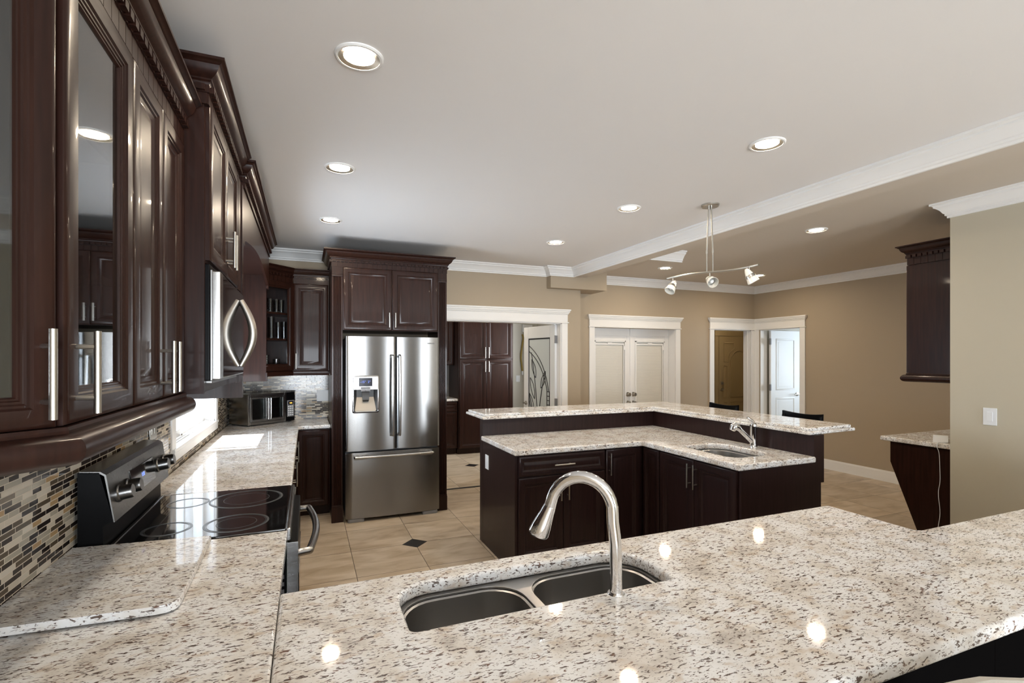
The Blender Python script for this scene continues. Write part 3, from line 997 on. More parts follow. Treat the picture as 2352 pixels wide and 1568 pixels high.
mw = on_left('microwave', 'over-range microwave with mirror-black door and bowed steel handle', -.330, 2.136, 1.497, 'microwave')
MB().box(0, .755, 0, .36, .0, .43, .004).build('body', BLACK, mw)
MB().box(0, .755, -.008, 0, 0, .41, .002).build('face_frame', STEEL_D, mw)
MB().box(.0, .070, -.034, -.006, .004, .405, .004).build('door_edge', POLISHED, mw)
dr = MB().box(.0705, .752, -.033, -.006, .004, .405, .006, 2).build('door', BLACKGLASS, mw)
hp = [(.60, -.033 - .052 * math.sin(PI * i / 20) - .004, .045 + .315 * i / 20) for i in range(21)]
MB().tube(hp, [.013 + .006 * math.sin(PI * i / 20) for i in range(21)], 14).build('handle', pmat('bronzed_steel', (.40, .37, .33), .38, 1), dr, 'bowed steel handle')
MB().box(.02, .73, -.004, .34, -.012, 0, .003).build('vent_grille', STEEL_D, mw)

# arched valance over the window
vl = thing('window_valance', 'dark arched valance bridging the window between two cabinets', 'valance', (0, 0, 0))
pts = [(3.055, 2.50), (3.055, 2.20), (3.14, 2.20), (3.14, 2.225)]
for i in range(21):
    t = i / 20
    pts.append((3.17 + (4.94 - 3.17) * t, 2.235 + .075 * math.sin(PI * t)))
pts += [(4.97, 2.225), (4.97, 2.20), (5.055, 2.20), (5.055, 2.50)]
MB().prism(pts, 0, .02, TR(-.335, 0, 0) @ MY).build('arch_board', WOOD, vl)
MB().box(-.735, -.315, 3.008, 3.055, 1.37, 2.50).build('side_panel', WOOD, vl)
MB().box(-.735, -.338, 5.056, 5.078, 1.37, 2.50).box(-.345, -.328, 5.05, 5.078, 1.37, 1.45, .005).box(-.345, -.325, 5.05, 5.078, 1.50, 1.512, .004).build('side_panel', WOOD, vl)
MB().box(-.735, -.337, 3.056, 5.055, 2.33, 2.345).build('soffit_board', WOOD, vl)
cornice(vl, [(-.55, 3.06), (-.31, 3.06), (-.31, 5.07), (-.55, 5.07)], 2.635, .08, .06, .028, .028)

# corner cabinet with glasses
cc = thing('corner_cabinet', 'diagonal corner cabinet with glassware behind its glass door', 'wall cabinet', (-.41, 5.34, 1.45), PI / 4)
def lc(p):
    q = Vector((p[0] + .41, p[1] - 5.34)); c = math.cos(-PI / 4); s = math.sin(-PI / 4)
    return (q.x * c - q.y * s, q.x * s + q.y * c)
poly = [(-.735, 5.08), (-.41, 5.08), (-.41, 5.34), (-.13, 5.62), (-.13, 5.94), (-.735, 5.94)]
inner = [(-.72, 5.10), (-.425, 5.10), (-.425, 5.352), (-.145, 5.632), (-.145, 5.925), (-.72, 5.925)]
mb = MB().prism([lc(p) for p in poly], 0, .02).prism([lc(p) for p in poly], .875, .895)
for a, b in ((0, 1), (1, 2), (3, 4), (4, 5), (5, 0)):
    mb.prism([lc(poly[a]), lc(poly[b]), lc(inner[b]), lc(inner[a])], .02, .875)
mb.build('body', WOOD, cc)
ipoly = [(-.719, 5.101), (-.426, 5.101), (-.426, 5.365), (-.158, 5.633), (-.146, 5.645), (-.146, 5.924), (-.719, 5.924)]
for z in (.325, .585):
    MB().prism([lc(p) for p in ipoly], z - .018, z).build('shelf', WOOD, cc)
front(cc, 'glass', 0, 0, .396, .895, 0, None)
for o in [c for c in cc.children if c.name.startswith('door')]:
    for g in o.children:
        g.data.materials.clear(); g.data.materials.append(GLASS)
MB().sweep([(-.01, -.05), (.012, -.05), (.016, -.03), (.016, -.012), (.004, 0), (-.01, 0)], [lc((-.41, 5.09)), lc((-.41, 5.34)), lc((-.13, 5.62))]).build('light_rail', WOOD, cc)
cornice(cc, [lc((-.405, 5.09)), lc((-.405, 5.338)), lc((-.128, 5.615))], 1.045, .07, .05, .028, .052)

sc1 = thing('wall_cabinet', 'single-door dark cabinet between the corner cabinet and the refrigerator', 'wall cabinet', (-.126, 5.62, 1.45))
carcass(sc1, .346, .32, .895)
front(sc1, 'door', .003, 0, .335, .895, 0, (.028, .098, True), L=UL)
MB().sweep([(-.01, -.05), (.012, -.05), (.016, -.03), (.016, -.012), (.004, 0), (-.01, 0)], [(0.003, 0), (.346, 0)]).build('light_rail', WOOD, sc1)
cornice(sc1, [(.004, -.006), (.346, -.006)], 1.045, .07, .05, .028, .052)

def tumbler(x, y, z, r, h, label, kind='drinking_glass', taper=.86):
    t = MB().lathe([(0, 0), (r * taper, 0), (r * .93, h * .5), (r, h), (r * .94, h), (r * .86, h * .5), (r * taper * .9, .012), (0, .010)], 18)
    o = t.build(kind, TUMBLER)
    o.location = (x, y, z)
    return tag(o, label, 'glass', 'glassware in the corner cabinet')
zs = 1.45 + .5855
for i, (x, y) in enumerate(((-.375, 5.46), (-.335, 5.53), (-.28, 5.56), (-.24, 5.63), (-.40, 5.56), (-.31, 5.66))):
    tumbler(x, y, zs, .032, .135, ['leftmost stemless glass on the top shelf of the corner cabinet', 'second glass from the left at the front of the top shelf', 'third glass from the left at the front of the top shelf',
                                  'rightmost glass on the top shelf of the corner cabinet', 'glass standing behind the leftmost one on the top shelf', 'glass at the back of the top shelf'][i])
zs = 1.45 + .3255
tumbler(-.325, 5.52, zs, .034, .215, 'tall slim pitcher on the middle shelf of the corner cabinet', 'glass_pitcher', .95)
tumbler(-.265, 5.58, zs, .026, .165, 'tall narrow glass right of the pitcher on the middle shelf')
tumbler(-.215, 5.64, zs, .028, .175, 'rightmost tall glass on the middle shelf')
tumbler(-.28, 5.55, 1.4705, .034, .10, 'short cup alone on the bottom shelf of the corner cabinet', 'glass_cup', .8)
tumbler(-.365, 5.47, 1.4705, .028, .14, 'dim tall glass left of the short cup on the bottom shelf')

# ================================================================== refrigerator surround and refrigerator
fs = thing('refrigerator_surround', 'tall dark surround with fluted pilasters and cornice around the refrigerator', 'cabinet', (.225, 5.10, 0))
def pilaster(x0, x1):
    n, w = 5, x1 - x0
    m = .014
    pts = [(x0, .03), (x0, 0)]
    fw = (w - 2 * m) / n
    for i in range(n):
        c = x0 + m + fw * (i + .5)
        for k in range(7):
            a = PI - PI * k / 6
            pts.append((c + fw * .42 * math.cos(a), .008 * math.sin(a)))
    pts += [(x1, 0), (x1, .03)]
    mb = MB().prism(pts, .16, 2.37)
    mb.box(x0 - .004, x1 + .004, -.010, .03, 0, .15, .003).box(x0 - .002, x1 + .002, -.008, .03, .15, .165, .004)
    mb.box(x0, x1, -.004, .03, 2.375, 2.46).box(x0 - .002, x1 + .002, -.009, .03, 2.365, 2.378, .004).box(x0 - .002, x1 + .002, -.007, .03, 2.385, 2.393, .003)
    return mb
pilaster(0, .098).build('pilaster', WOOD, fs)
pilaster(1.034, 1.128).build('pilaster', WOOD, fs)
MB().box(.0, .022, .03, .775, 0, 2.46).build('side_panel', WOOD, fs)
MB().box(1.106, 1.128, .03, .775, 0, 2.46).build('side_panel', WOOD, fs)
MB().box(.022, 1.106, .03, .775, 1.855, 2.46).box(.098, 1.034, .002, .03, 1.85, 2.46).build('body', WOOD, fs)
front(fs, 'door', .10, 1.852, .465, .605, .002, (.536, 1.955, True), L=.145)
front(fs, 'door', .567, 1.852, .465, .605, .002, (.596, 1.955, True), L=.145)
cornice(fs, [(0, .60), (0, -.004), (1.128, -.004), (1.128, .60)], 2.62, .092, .075, .026, .044)

rf = thing('refrigerator', 'stainless french-door refrigerator with water dispenser and bottom freezer', 'refrigerator', (.345, 5.03, 0))
MB().box(.004, .908, .075, .78, .045, 1.775, .004).build('body', GREYPL, rf)
def bow(x0, x1, z0, z1, b=.012, th=.066):
    pts = []
    n = 24
    for i in range(n + 1):
        t = i / n
        x = x0 + (x1 - x0) * t
        e = min(t, 1 - t) * (x1 - x0)
        rnd = .014 * (1 - math.sqrt(max(0, 1 - (1 - min(e, .014) / .014) ** 2)))
        pts.append((x, -b * 4 * t * (1 - t) + rnd))
    pts += [(x1, th), (x0, th)]
    return MB().prism(pts, z0, z1, bev=.004, seg=2)
def bow_cut(x0, x1, z0, z1, zones, b=.012, th=.066):
    """the same bowed front stacked from slices; zones are (z0, z1, gap_x0, gap_x1) with the front left open across the gap"""
    def y_at(x):
        t = (x - x0) / (x1 - x0)
        e = min(t, 1 - t) * (x1 - x0)
        return -b * 4 * t * (1 - t) + .014 * (1 - math.sqrt(max(0, 1 - (1 - min(e, .014) / .014) ** 2)))
    def part(xa, xb, za, zb, mb):
        xs = sorted({xa, xb} | {x0 + (x1 - x0) * k / 40 for k in range(41) if xa < x0 + (x1 - x0) * k / 40 < xb} | {q for q in (x0 + .003, x0 + .007, x1 - .007, x1 - .003) if xa < q < xb})
        mb.prism([(x, y_at(x)) for x in xs] + [(xb, th), (xa, th)], za, zb)
    mb = MB(); z = z0
    for za, zb, ga, gb in zones:
        part(x0, x1, z, za, mb)
        part(x0, ga, za, zb, mb); part(gb, x1, za, zb, mb)
        mb.box(ga, gb, .053, th, za, zb)
        z = zb
    part(x0, x1, z, z1, mb)
    return mb
ld_ = bow_cut(0, .473, .685, 1.79, [(1.062, 1.275, .076, .294)]).build('door', FRIDGE, rf)
rd_ = bow(.479, .914, .685, 1.79).build('door', FRIDGE, rf)
fz = bow(0, .914, .035, .668).build('freezer_drawer', FRIDGE, rf)
for o in (ld_, rd_, fz):
    planar_uv(o)
def rhandle(x, parent):
    MB().tube([(x, -.006, .84), (x, -.045, .825)] + [(x, -.050 - .012 * math.sin(PI * i / 14), .83 + .77 * i / 14) for i in range(15)] + [(x, -.045, 1.605), (x, -.006, 1.59)],
              .0125, 12).build('handle', POLISHED, parent)
rhandle(.437, ld_); rhandle(.506, rd_)
MB().tube([(.085, -.004, .632), (.082, -.046, .632)] + [(.085 + .745 * i / 16, -.050 - .014 * math.sin(PI * i / 16), .632) for i in range(17)] + [(.833, -.046, .632), (.830, -.004, .632)],
          .0125, 12).build('handle', POLISHED, fz)
MB().box(.075, .20, -.010, .0, .60, .655, .003).build('handle_mount', STEEL, fz)
MB().box(.71, .84, -.010, .0, .60, .655, .003).build('handle_mount', STEEL, fz)
# dispenser
dsp = MB()
o_ = rrect(.060, .310, 1.050, 1.412, .018)
i_ = rrect(.070, .300, 1.062, 1.402, .014)
dsp.prism(o_, .0, .010, TR(0, -.006, 0) @ MX, holes=[i_], bev=.002, seg=1)
dsp = dsp.build('dispenser_frame', CHROME, ld_)
cp = MB().box(.070, .300, -.0165, -.004, 1.275, 1.402, .002).build('dispenser_panel', STEEL, ld_)
MB().box(.122, .246, -.0178, -.016, 1.308, 1.388, .001).build('display', LCD, ld_)
text_mesh('digits', '-15°', .030, DIGIT, ld_, TR(.160, -.0182, 1.340) @ RX(PI / 2))
text_mesh('digits', '2°', .030, DIGIT, ld_, TR(.216, -.0182, 1.340) @ RX(PI / 2))
kb = MB()
for r in range(2):
    for c in range(2):
        kb.box(.140 + c * .044, .182 + c * .044, -.023, -.008, 1.258 + r * .022, 1.278 + r * .022, .002)
kb.build('button', GREYPL, ld_, 'pale grey dispenser buttons')
MB().prism([(.078, -.008), (.104, .045), (.266, .045), (.292, -.008), (.296, -.008), (.272, .0515), (.098, .0515), (.074, -.008)], 1.066, 1.272).build('dispenser_niche', pmat('dark_niche_plastic', (.05, .05, .052), .35), ld_)
MB().box(.092, .278, -.010, .044, 1.062, 1.070, .002).rings([[(.105, .043, 1.20), (.265, .043, 1.20), (.285, .000, 1.071), (.085, .000, 1.071)],
                                                            [(.105, .047, 1.20), (.265, .047, 1.20), (.285, .006, 1.071), (.085, .006, 1.071)]]).build('drip_tray', pmat('pale_tray', (.48, .44, .38), .35, .6), ld_)
MB().rings([[(.150, .010, 1.255), (.222, .010, 1.255), (.222, .030, 1.255), (.150, .030, 1.255)],
            [(.156, -.004, 1.175), (.216, -.004, 1.175), (.216, .016, 1.165), (.156, .016, 1.165)],
            [(.160, -.002, 1.160), (.212, -.002, 1.160), (.212, .010, 1.155), (.160, .010, 1.155)]]).build('dispenser_paddle', BLACKGLASS, ld_)
text_mesh('lettering', 'SAMSUNG', .0165, pmat('dark_lettering', (.10, .10, .10), .4), rd_, TR(.822, -.0130, 1.722) @ RX(PI / 2))
for x in (.02, .74):
    MB().prism(rrect(x, x + .155, -.004, .09, .02), 0, .032, bev=.006).build('foot', GREYPL, rf)

# ================================================================== base cabinets
b1 = thing('base_cabinet', 'dark base cabinet right after the range with a drawer and doors', 'base cabinet', (-.12, 2.885, 0), R90)
carcass(b1, .76, .61, .873, .10)
front(b1, 'drawer', .005, .705, .75, .16, 0, (.38, .785, False)); front(b1, 'door', .005, .105, .375, .595, 0, (.345, .60, True)); front(b1, 'door', .38, .105, .375, .595, 0, (.415, .60, True))
b2 = thing('base_cabinet', 'middle dark base cabinet under the window counter', 'base cabinet', (-.12, 3.65, 0), R90)
carcass(b2, .80, .61, .873, .10)
front(b2, 'door', .005, .105, .395, .76, 0, (.365, .72, True)); front(b2, 'door', .40, .105, .395, .76, 0, (.435, .72, True))
b3 = thing('base_cabinet', 'corner base cabinet under the window counter, farthest from the range', 'base cabinet', (-.12, 4.455, 0), R90)
carcass(b3, .90, .61, .873, .10)
front(b3, 'door', .005, .105, .42, .76, 0, (.39, .74, True)); front(b3, 'door', .43, .105, .42, .76, 0, (.47, .74, True))
b4 = thing('base_cabinet', 'narrow dark base cabinet against the left side of the refrigerator surround', 'base cabinet', (-.098, 5.385, 0))
carcass(b4, .318, .55, .873, .10)
front(b4, 'door', .012, .105, .30, .76, 0, None)
b5 = thing('base_cabinet', 'dark base cabinet under the near end of the stove-side counter', 'base cabinet', (-.12, .72, 0), R90)
carcass(b5, 1.40, .61, .873, .10)
front(b5, 'door', .80, .105, .30, .76, 0, None); front(b5, 'door', 1.10, .105, .295, .76, 0, None)
b6 = thing('peninsula_cabinet', 'dark base cabinet carrying the sink in the near peninsula', 'base cabinet', (2.15, 1.535, 0), PI)
carcass(b6, 2.21, .585, .868, 0, DARKPANEL, hollow=True, lid=False)
for i in range(4):
    front(b6, 'door', .02 + i * .54, .105, .54, .75, 0, None, ESPRESSO)
b7 = thing('peninsula_cabinet', 'shallow dark cabinet under the narrow right end of the peninsula', 'base cabinet', (4.45, 1.175, 0), PI)
carcass(b7, 2.298, .225, .871, 0, DARKPANEL)
for i in range(4):
    front(b7, 'door', .02 + i * .56, .105, .56, .75, 0, None, ESPRESSO)

# worktops
def top(name, label, pts, z0=.874, z1=.914, bev=.012, holes=None, cat='countertop'):
    return tag(MB().prism(pts, z0, z1, bev=bev, seg=4, holes=holes).build(name, GRANITE, angle=40), label, cat)
top('granite_countertop', 'granite counter under the window wrapping to the refrigerator surround', [(-.731, 2.885), (-.07, 2.885), (-.07, 5.355), (.222, 5.355), (.222, 5.941), (-.731, 5.941)])
top('granite_countertop', 'granite counter on the near side of the stove beneath the loose slab', [(-.731, .66), (-.0705, .66), (-.0705, 1.5), (-.068, 2.128), (-.731, 2.128)], bev=.006)
SINK = rrect(.237, 1.034, 1.226, 1.482, (.02, .02, .12, .10), 7)
top('granite_peninsula_top', 'large speckled granite peninsula top with the double sink, filling the foreground',
    [(-.0695, .70), (4.485, .70), (4.485, 1.205), (2.205, 1.205), (2.19, 1.215), (2.19, 1.568), (-.0695, 1.568)], .872, .914, .013, [SINK])
slab = thing('granite_slab', 'loose granite slab with a rounded corner lying on the counter before the stove', 'slab', (-.53, 1.84, .914))
sp = [(-.731, 1.565), (-.36, 1.543), (-.336, 1.546), (-.318, 1.560), (-.311, 1.582), (-.318, 2.087), (-.731, 2.128)]
MB().prism([(x + .53, y - 1.84) for x, y in sp], .004, .027, bev=.003, seg=2).build('slab_top', GRANITE, slab, angle=40)
for x, y in ((-.16, -.22), (.17, -.24), (-.16, .22), (.16, .20)):
    MB().lathe([(0, 0), (.012, 0), (.012, .004), (0, .004)], 12, TR(x, y, 0)).build('foot', RUBBER, slab)

# double sink
def bowl(mb, x0, x1, y0, y1, zt, zb, r):
    def L(i, z, rr):
        return [(x, y, z) for x, y in rrect(x0 + i, x1 - i, y0 + i, y1 - i, rr, 7)]
    mb.rings([L(-.006, zt, [q + .006 for q in r]), L(0, zt - .004, r), L(.006, zb + .03, r), L(.016, zb + .008, [max(.012, q * .9) for q in r]), L(.034, zb, [max(.01, q * .75) for q in r])], False, True)
    mb.rings([L(-.006, zt, [q + .006 for q in r]), L(-.006, zt - .01, [q + .006 for q in r])], False, False)
sk = thing('kitchen_sink', 'stainless double-bowl undermount sink in the near peninsula', 'sink', (.635, 1.35, .66))
def sh(mb_fn):
    return mb_fn
M_ = TR(-.635, -1.35, -.66)
bl_ = MB(); bowl(bl_, .248, .600, 1.205, 1.468, .862, .668, [.05, .05, .10, .10]); bl_.bm.transform(M_); bl_.build('bowl', SINKST, sk, 'left bowl')
br_ = MB(); bowl(br_, .640, 1.026, 1.205, 1.468, .862, .668, [.05, .05, .10, .10]); br_.bm.transform(M_); br_.build('bowl', SINKST, sk, 'right bowl')
fl = MB().prism(rrect(.205, 1.066, 1.165, 1.50, .06), .8635, .871, holes=[rrect(.243, .605, 1.20, 1.473, (.05, .05, .105, .105), 7), rrect(.635, 1.031, 1.20, 1.473, (.05, .05, .105, .105), 7)], bev=.002, seg=2)
fl.bm.transform(M_); fl.build('rim', SINKST, sk)
for x in (.424, .833):
    MB().lathe([(0, .004), (.030, .004), (.042, .006), (.044, .0085), (0, .0085)][::-1], 20, TR(x - .635, -.015, 0)).build('drain', CHROME, sk)

fc = thing('kitchen_faucet', 'chrome gooseneck faucet with pull-down spray head on the near peninsula', 'faucet', (.812, 1.205, .914))
fp = [(0, 0, 0), (0, 0, .06), (-.001, .002, .14), (-.005, .008, .20)]
for i in range(1, 17):
    a = PI * .94 * i / 16
    fp.append((-.005 - .073 * (1 - math.cos(a)), .008 + .052 * (1 - math.cos(a)), .225 + .098 * math.sin(a) + (-.02 if False else 0)))
end = Vector(fp[-1]); prev = Vector(fp[-2]); dr_ = (end - prev).normalized()
fp.append(tuple(end + dr_ * .012))
MB().tube(fp, .0175, 20).build('spout', CHROME, fc)
h0 = end + dr_ * .010
tip = h0 + dr_ * .088 + Vector((-.012, .006, 0))
hd = [h0.lerp(tip, t) for t in (0, .08, .2, .45, .7, .93, 1.0)]
MB().tube([tuple(p) for p in hd], [.0180, .0195, .0205, .0245, .0285, .0310, .0290], 24).build('spray_head', CHROME, fc)
MB().tube([tuple(tip - dr_ * .001), tuple(tip + dr_ * .002)], .024, 20).build('spray_face', RUBBER, fc)
MB().lathe([(.0175, .003), (.023, .003), (.025, 0), (0.0, 0)], 24).build('base_ring', CHROME, fc)

# ================================================================== range
st = thing('range', 'black glass-top electric range with stainless backguard and four knobs', 'stove', (-.06, 2.137, 0), R90)
# local: x along the wall 0..737, y into the wall
W = .737
MB().box(0, W, .012, .63, .06, .905, .002).build('body', BLACK, st)
MB().box(.03, W - .03, .06, .60, 0, .06).build('plinth', BLACK, st)
MB().box(.004, W - .004, .014, .575, .9055, .917, .004).build('cooktop', BLACKGLASS, st)
MB().box(0, W, -.004, .014, .868, .918, .005).build('front_trim', STEEL, st)
MB().box(.004, W - .004, .572, .584, .9055, .921, .003).build('cooktop_trim', STEEL_D, st)
def ring(mb, x, y, r, w=.009):
    mb.lathe([(r - w, .9172), (r - w, .9177), (r, .9177), (r, .9172)], 48, TR(x, y, 0))
for (x, y, r) in ((.53, .20, .155), (.155, .20, .118), (.55, .44, .085), (.17, .44, .085)):
    rb = MB(); ring(rb, x, y, r); ring(rb, x, y, r - .012, .0012)
    if r > .1: ring(rb, x, y, r * .62, .0018)
    rb.build('burner_ring', BURNER, st)
bgp = [(.56, .917), (.585, .917), (.555 + .0, 1.012), (.587, 1.012)]
MB().prism([(.588, .918), (.660, .918), (.660, 1.19), (.600, 1.185), (.560, 1.015), (.590, 1.0)], 0, W, TR(0, 0, 0) @ Matrix(((0, 0, 1, 0), (1, 0, 0, 0), (0, 1, 0, 0), (0, 0, 0, 1)))).build('backguard', BLACK, st)
face = MB().prism([(.556, 1.010), (.5595, 1.0095), (.586, 1.172), (.600, 1.182), (.655, 1.187), (.655, 1.192), (.597, 1.188), (.581, 1.176)], .0, W,
                  Matrix(((0, 0, 1, 0), (1, 0, 0, 0), (0, 1, 0, 0), (0, 0, 0, 1)))).build('control_panel', STEEL_D, st, 'sloped steel control panel')
import_ang = math.atan2(.025, .166)
PF = TR(0, .5685, 1.093) @ RX(-import_ang)                    # frame on the sloped face: x, y outward is -y, z up the slope
def k_at(x):
    kb = MB().lathe([(.031, 0), (.031, .006), (.0265, .010), (.0255, .042), (.0225, .047), (0, .047)], 28, PF @ TR(x, 0, 0) @ RX(PI / 2)).build('knob', STEEL_D, st)
    return kb
for x in (.075, .175, .585, .69):
    k_at(x)
MB().box(.222, .530, -.003, .002, -.045, .050, .002, 2, PF).build('display_panel', BLACKGLASS, st)
tm = text_mesh('digits', '1:22', .022, DIGIT, st, PF @ TR(.37, -.0036, .0) @ RX(PI / 2))
od = MB().box(.004, W - .004, -.030, .010, .24, .862, .006).build('oven_door', BLACK, st)
MB().box(.10, W - .10, -.033, -.029, .34, .70, .002).build('oven_window', BLACKGLASS, od)
MB().box(.004, W - .004, -.032, -.028, .24, .26, .001).box(.0, .004, -.03, .01, .24, .862).build('door_trim', STEEL, od)
MB().tube([(.05, -.028, .80), (.055, -.070, .802)] + [(.055 + (W - .11) * i / 18, -.072 - .030 * math.sin(PI * i / 18), .802) for i in range(19)] + [(W - .055, -.070, .802), (W - .05, -.028, .80)],
          .0155, 14).build('handle', STEEL, od)
MB().box(.004, W - .004, -.026, .010, .075, .232, .006).build('drawer', BLACK, st)
vs = MB()
for i in range(9):
    vs.box(-.0008, .001, .02, .05, .50 + i * .028, .515 + i * .028)
vs.build('vent', GREYPL, st)

# ================================================================== toaster oven
to = thing('toaster_oven', 'stainless french-door toaster oven set diagonally in the counter corner', 'toaster oven', (-.52, 5.44, .914), math.radians(40))
MB().box(0, .53, .018, .30, .012, .31, .010).build('body', STEEL, to)
ff = MB()
for a in ((0, .02, .012, .31), (.405, .425, .012, .31), (.02, .405, .285, .31), (.02, .405, .012, .04)):
    ff.box(a[0], a[1], .0, .018, a[2], a[3], .003)
ff.build('face_frame', STEEL, to)
for s, (x0, x1) in enumerate(((.022, .2115), (.2135, .403))):
    dd = MB()
    for a in ((x0, x0 + .02, .042, .283), (x1 - .02, x1, .042, .283), (x0 + .02, x1 - .02, .265, .283), (x0 + .02, x1 - .02, .042, .066)):
        dd.box(a[0], a[1], -.006, .012, a[2], a[3], .003)
    dd = dd.build('door', STEEL, to)
    MB().box(x0 + .018, x1 - .018, .0, .004, .062, .268).build('glass_pane', SMOKE, dd)
    hx = x1 - .012 if s == 0 else x0 + .012
    MB().tube([(hx, -.034, .06), (hx, -.034, .268)], .0075, 12).tube([(hx, -.004, .09), (hx, -.034, .09)], .005, 8).tube([(hx, -.004, .24), (hx, -.034, .24)], .005, 8).build('handle', CHROME, dd)
MB().box(.425, .53, .0, .018, .012, .31, .004).build('control_side', BLACK, to)
MB().box(.436, .520, -.003, .001, .055, .225, .002).build('keypad', GREYPL, to)
MB().box(.447, .509, -.0045, -.002, .180, .215, .001).build('display', LCD, to)
text_mesh('digits', '4:06', .020, DIGIT2, to, TR(.478, -.005, .190) @ RX(PI / 2))
kk = MB()
for r in range(5):
    for c in range(3):
        kk.box(.445 + c * .023, .462 + c * .023, -.0045, -.002, .066 + r * .022, .080 + r * .022, .001)
kk.build('button', WHITEPL, to)
rk = MB()
for z in (.10, .16):
    for i in range(9):
        rk.tube([(.03 + i * .045, .02, z), (.03 + i * .045, .017, z)], .002, 6)
    rk.tube([(.025, .0165, z), (.40, .0165, z)], .003, 8)
rk.build('rack', CHROME, to)
for x, y in ((.03, .04), (.50, .04), (.03, .27), (.50, .27)):
    MB().lathe([(0, 0), (.014, 0), (.014, .012), (0, .012)], 12, TR(x, y, 0)).build('foot', RUBBER, to)

# ================================================================== island
i1 = thing('island_cabinet', 'island base cabinet with one wide drawer over two doors', 'base cabinet', (1.40, 3.365, 0))
carcass(i1, .757, .715, .870, .10, ESPRESSO)
front(i1, 'drawer', .022, .712, .732, .153, 0, (.383, .788, False), ESPRESSO)
front(i1, 'door', .022, .105, .366, .60, 0, (.356, .605, True), ESPRESSO)
front(i1, 'door', .388, .105, .366, .60, 0, (.420, .605, True), ESPRESSO)
i2 = thing('island_cabinet', 'single-door island cabinet at the inner corner, handle on its left', 'base cabinet', (2.158, 3.365, 0))
carcass(i2, .365, .715, .870, .10, ESPRESSO)
front(i2, 'door', .006, .105, .325, .76, 0, (.030, .755, True), ESPRESSO)
i3 = thing('island_cabinet', 'narrow handle-less island door in the inner corner', 'base cabinet', (2.525, 3.363, 0), -R90)
carcass(i3, .222, .655, .870, .10, ESPRESSO)
front(i3, 'door', .022, .105, .198, .76, 0, None, ESPRESSO, stile=.045)
i4 = thing('island_cabinet', 'two-door island cabinet under the small prep sink', 'base cabinet', (2.525, 3.14, 0), -R90)
carcass(i4, .755, .655, .868, 0, ESPRESSO, hollow=True, lid=False)
front(i4, 'door', .003, .105, .372, .76, 0, (.345, .755, True), ESPRESSO)
front(i4, 'door', .375, .105, .372, .76, 0, (.405, .755, True), ESPRESSO)
MB().box(.755, .772, -.002, .655, 0, .870, .002).build('end_panel', ESPRESSO, i4)
kw = thing('island_bar_wall', 'raised dark panel wall behind the island worktop carrying the bar', 'panel wall', (0, 0, 0))
MB().prism([(1.40, 4.083), (3.186, 4.083), (3.186, 2.375), (3.255, 2.375), (3.255, 4.155), (1.40, 4.155)], 0, 1.054).build('panel', ESPRESSO, kw)
MB().box(3.256, 3.300, 2.385, 2.43, .725, 1.053, .002).build('bracket', ESPRESSO, kw)
top('granite_island_top', 'lower L-shaped granite worktop of the island with the prep sink', [(1.387, 3.333), (2.495, 3.333), (2.495, 2.36), (3.183, 2.36), (3.183, 4.08), (1.387, 4.08)],
    .872, .914, .011, [rrect(2.635, 3.005, 2.53, 3.045, (.10, .13, .13, .10), 8)])
bar_o = [(1.385, 4.040), (3.160, 4.040), (3.160, 2.385), (3.665, 2.415), (3.665, 4.52), (1.385, 4.52)]
bar_i = [(1.403, 4.058), (3.178, 4.058), (3.178, 2.405), (3.647, 2.434), (3.647, 4.502), (1.403, 4.502)]
tag(MB().prism(bar_o, 1.0545, 1.080, bev=.009, seg=3).prism(bar_i, 1.078, 1.101, bev=.008, seg=3).build('granite_bar_top', GRANITE, angle=40), 'raised L-shaped granite bar top along the back of the island', 'countertop')
ps = thing('prep_sink', 'small stainless prep sink set in the island worktop', 'sink', (2.82, 2.785, .70))
pb_ = MB(); bowl(pb_, 2.645, 2.995, 2.545, 3.030, .866, .706, [.09, .12, .12, .09]); pb_.bm.transform(TR(-2.82, -2.785, -.70)); pb_.build('bowl', SINKST, ps)
pr_ = MB().prism(rrect(2.60, 3.04, 2.50, 3.08, .10), .8665, .8715, holes=[rrect(2.640, 3.0, 2.54, 3.035, (.095, .125, .125, .095), 7)]); pr_.bm.transform(TR(-2.82, -2.785, -.70)); pr_.build('rim', SINKST, ps)
MB().lathe([(0, .0085), (.044, .0085), (.042, .006), (0, .006)], 18, TR(0, 0, 0)).build('drain', CHROME, ps)
pf = thing('prep_faucet', 'short chrome single-lever faucet behind the island prep sink', 'faucet', (3.105, 2.80, .914))
MB().lathe([(0, 0), (.029, 0), (.029, .006), (.025, .012), (.024, .150), (.026, .155), (.024, .170), (.012, .182), (0, .184)], 22).build('body', CHROME, pf)
MB().tube([(0, 0, .030), (-.06, .012, .085), (-.115, .022, .135)], [.018, .017, .0165], 14).build('spout', CHROME, pf)
MB().tube([(-.112, .0215, .132), (-.130, .025, .148), (-.150, .028, .158), (-.165, .031, .150), (-.176, .033, .130)], [.0165, .024, .030, .029, .020], 16).build('spray_head', CHROME, pf)
MB().tube([(0, 0, .172), (-.016, .003, .196), (-.050, .010, .222)], [.016, .014, .009], 12).build('lever', CHROME, pf)

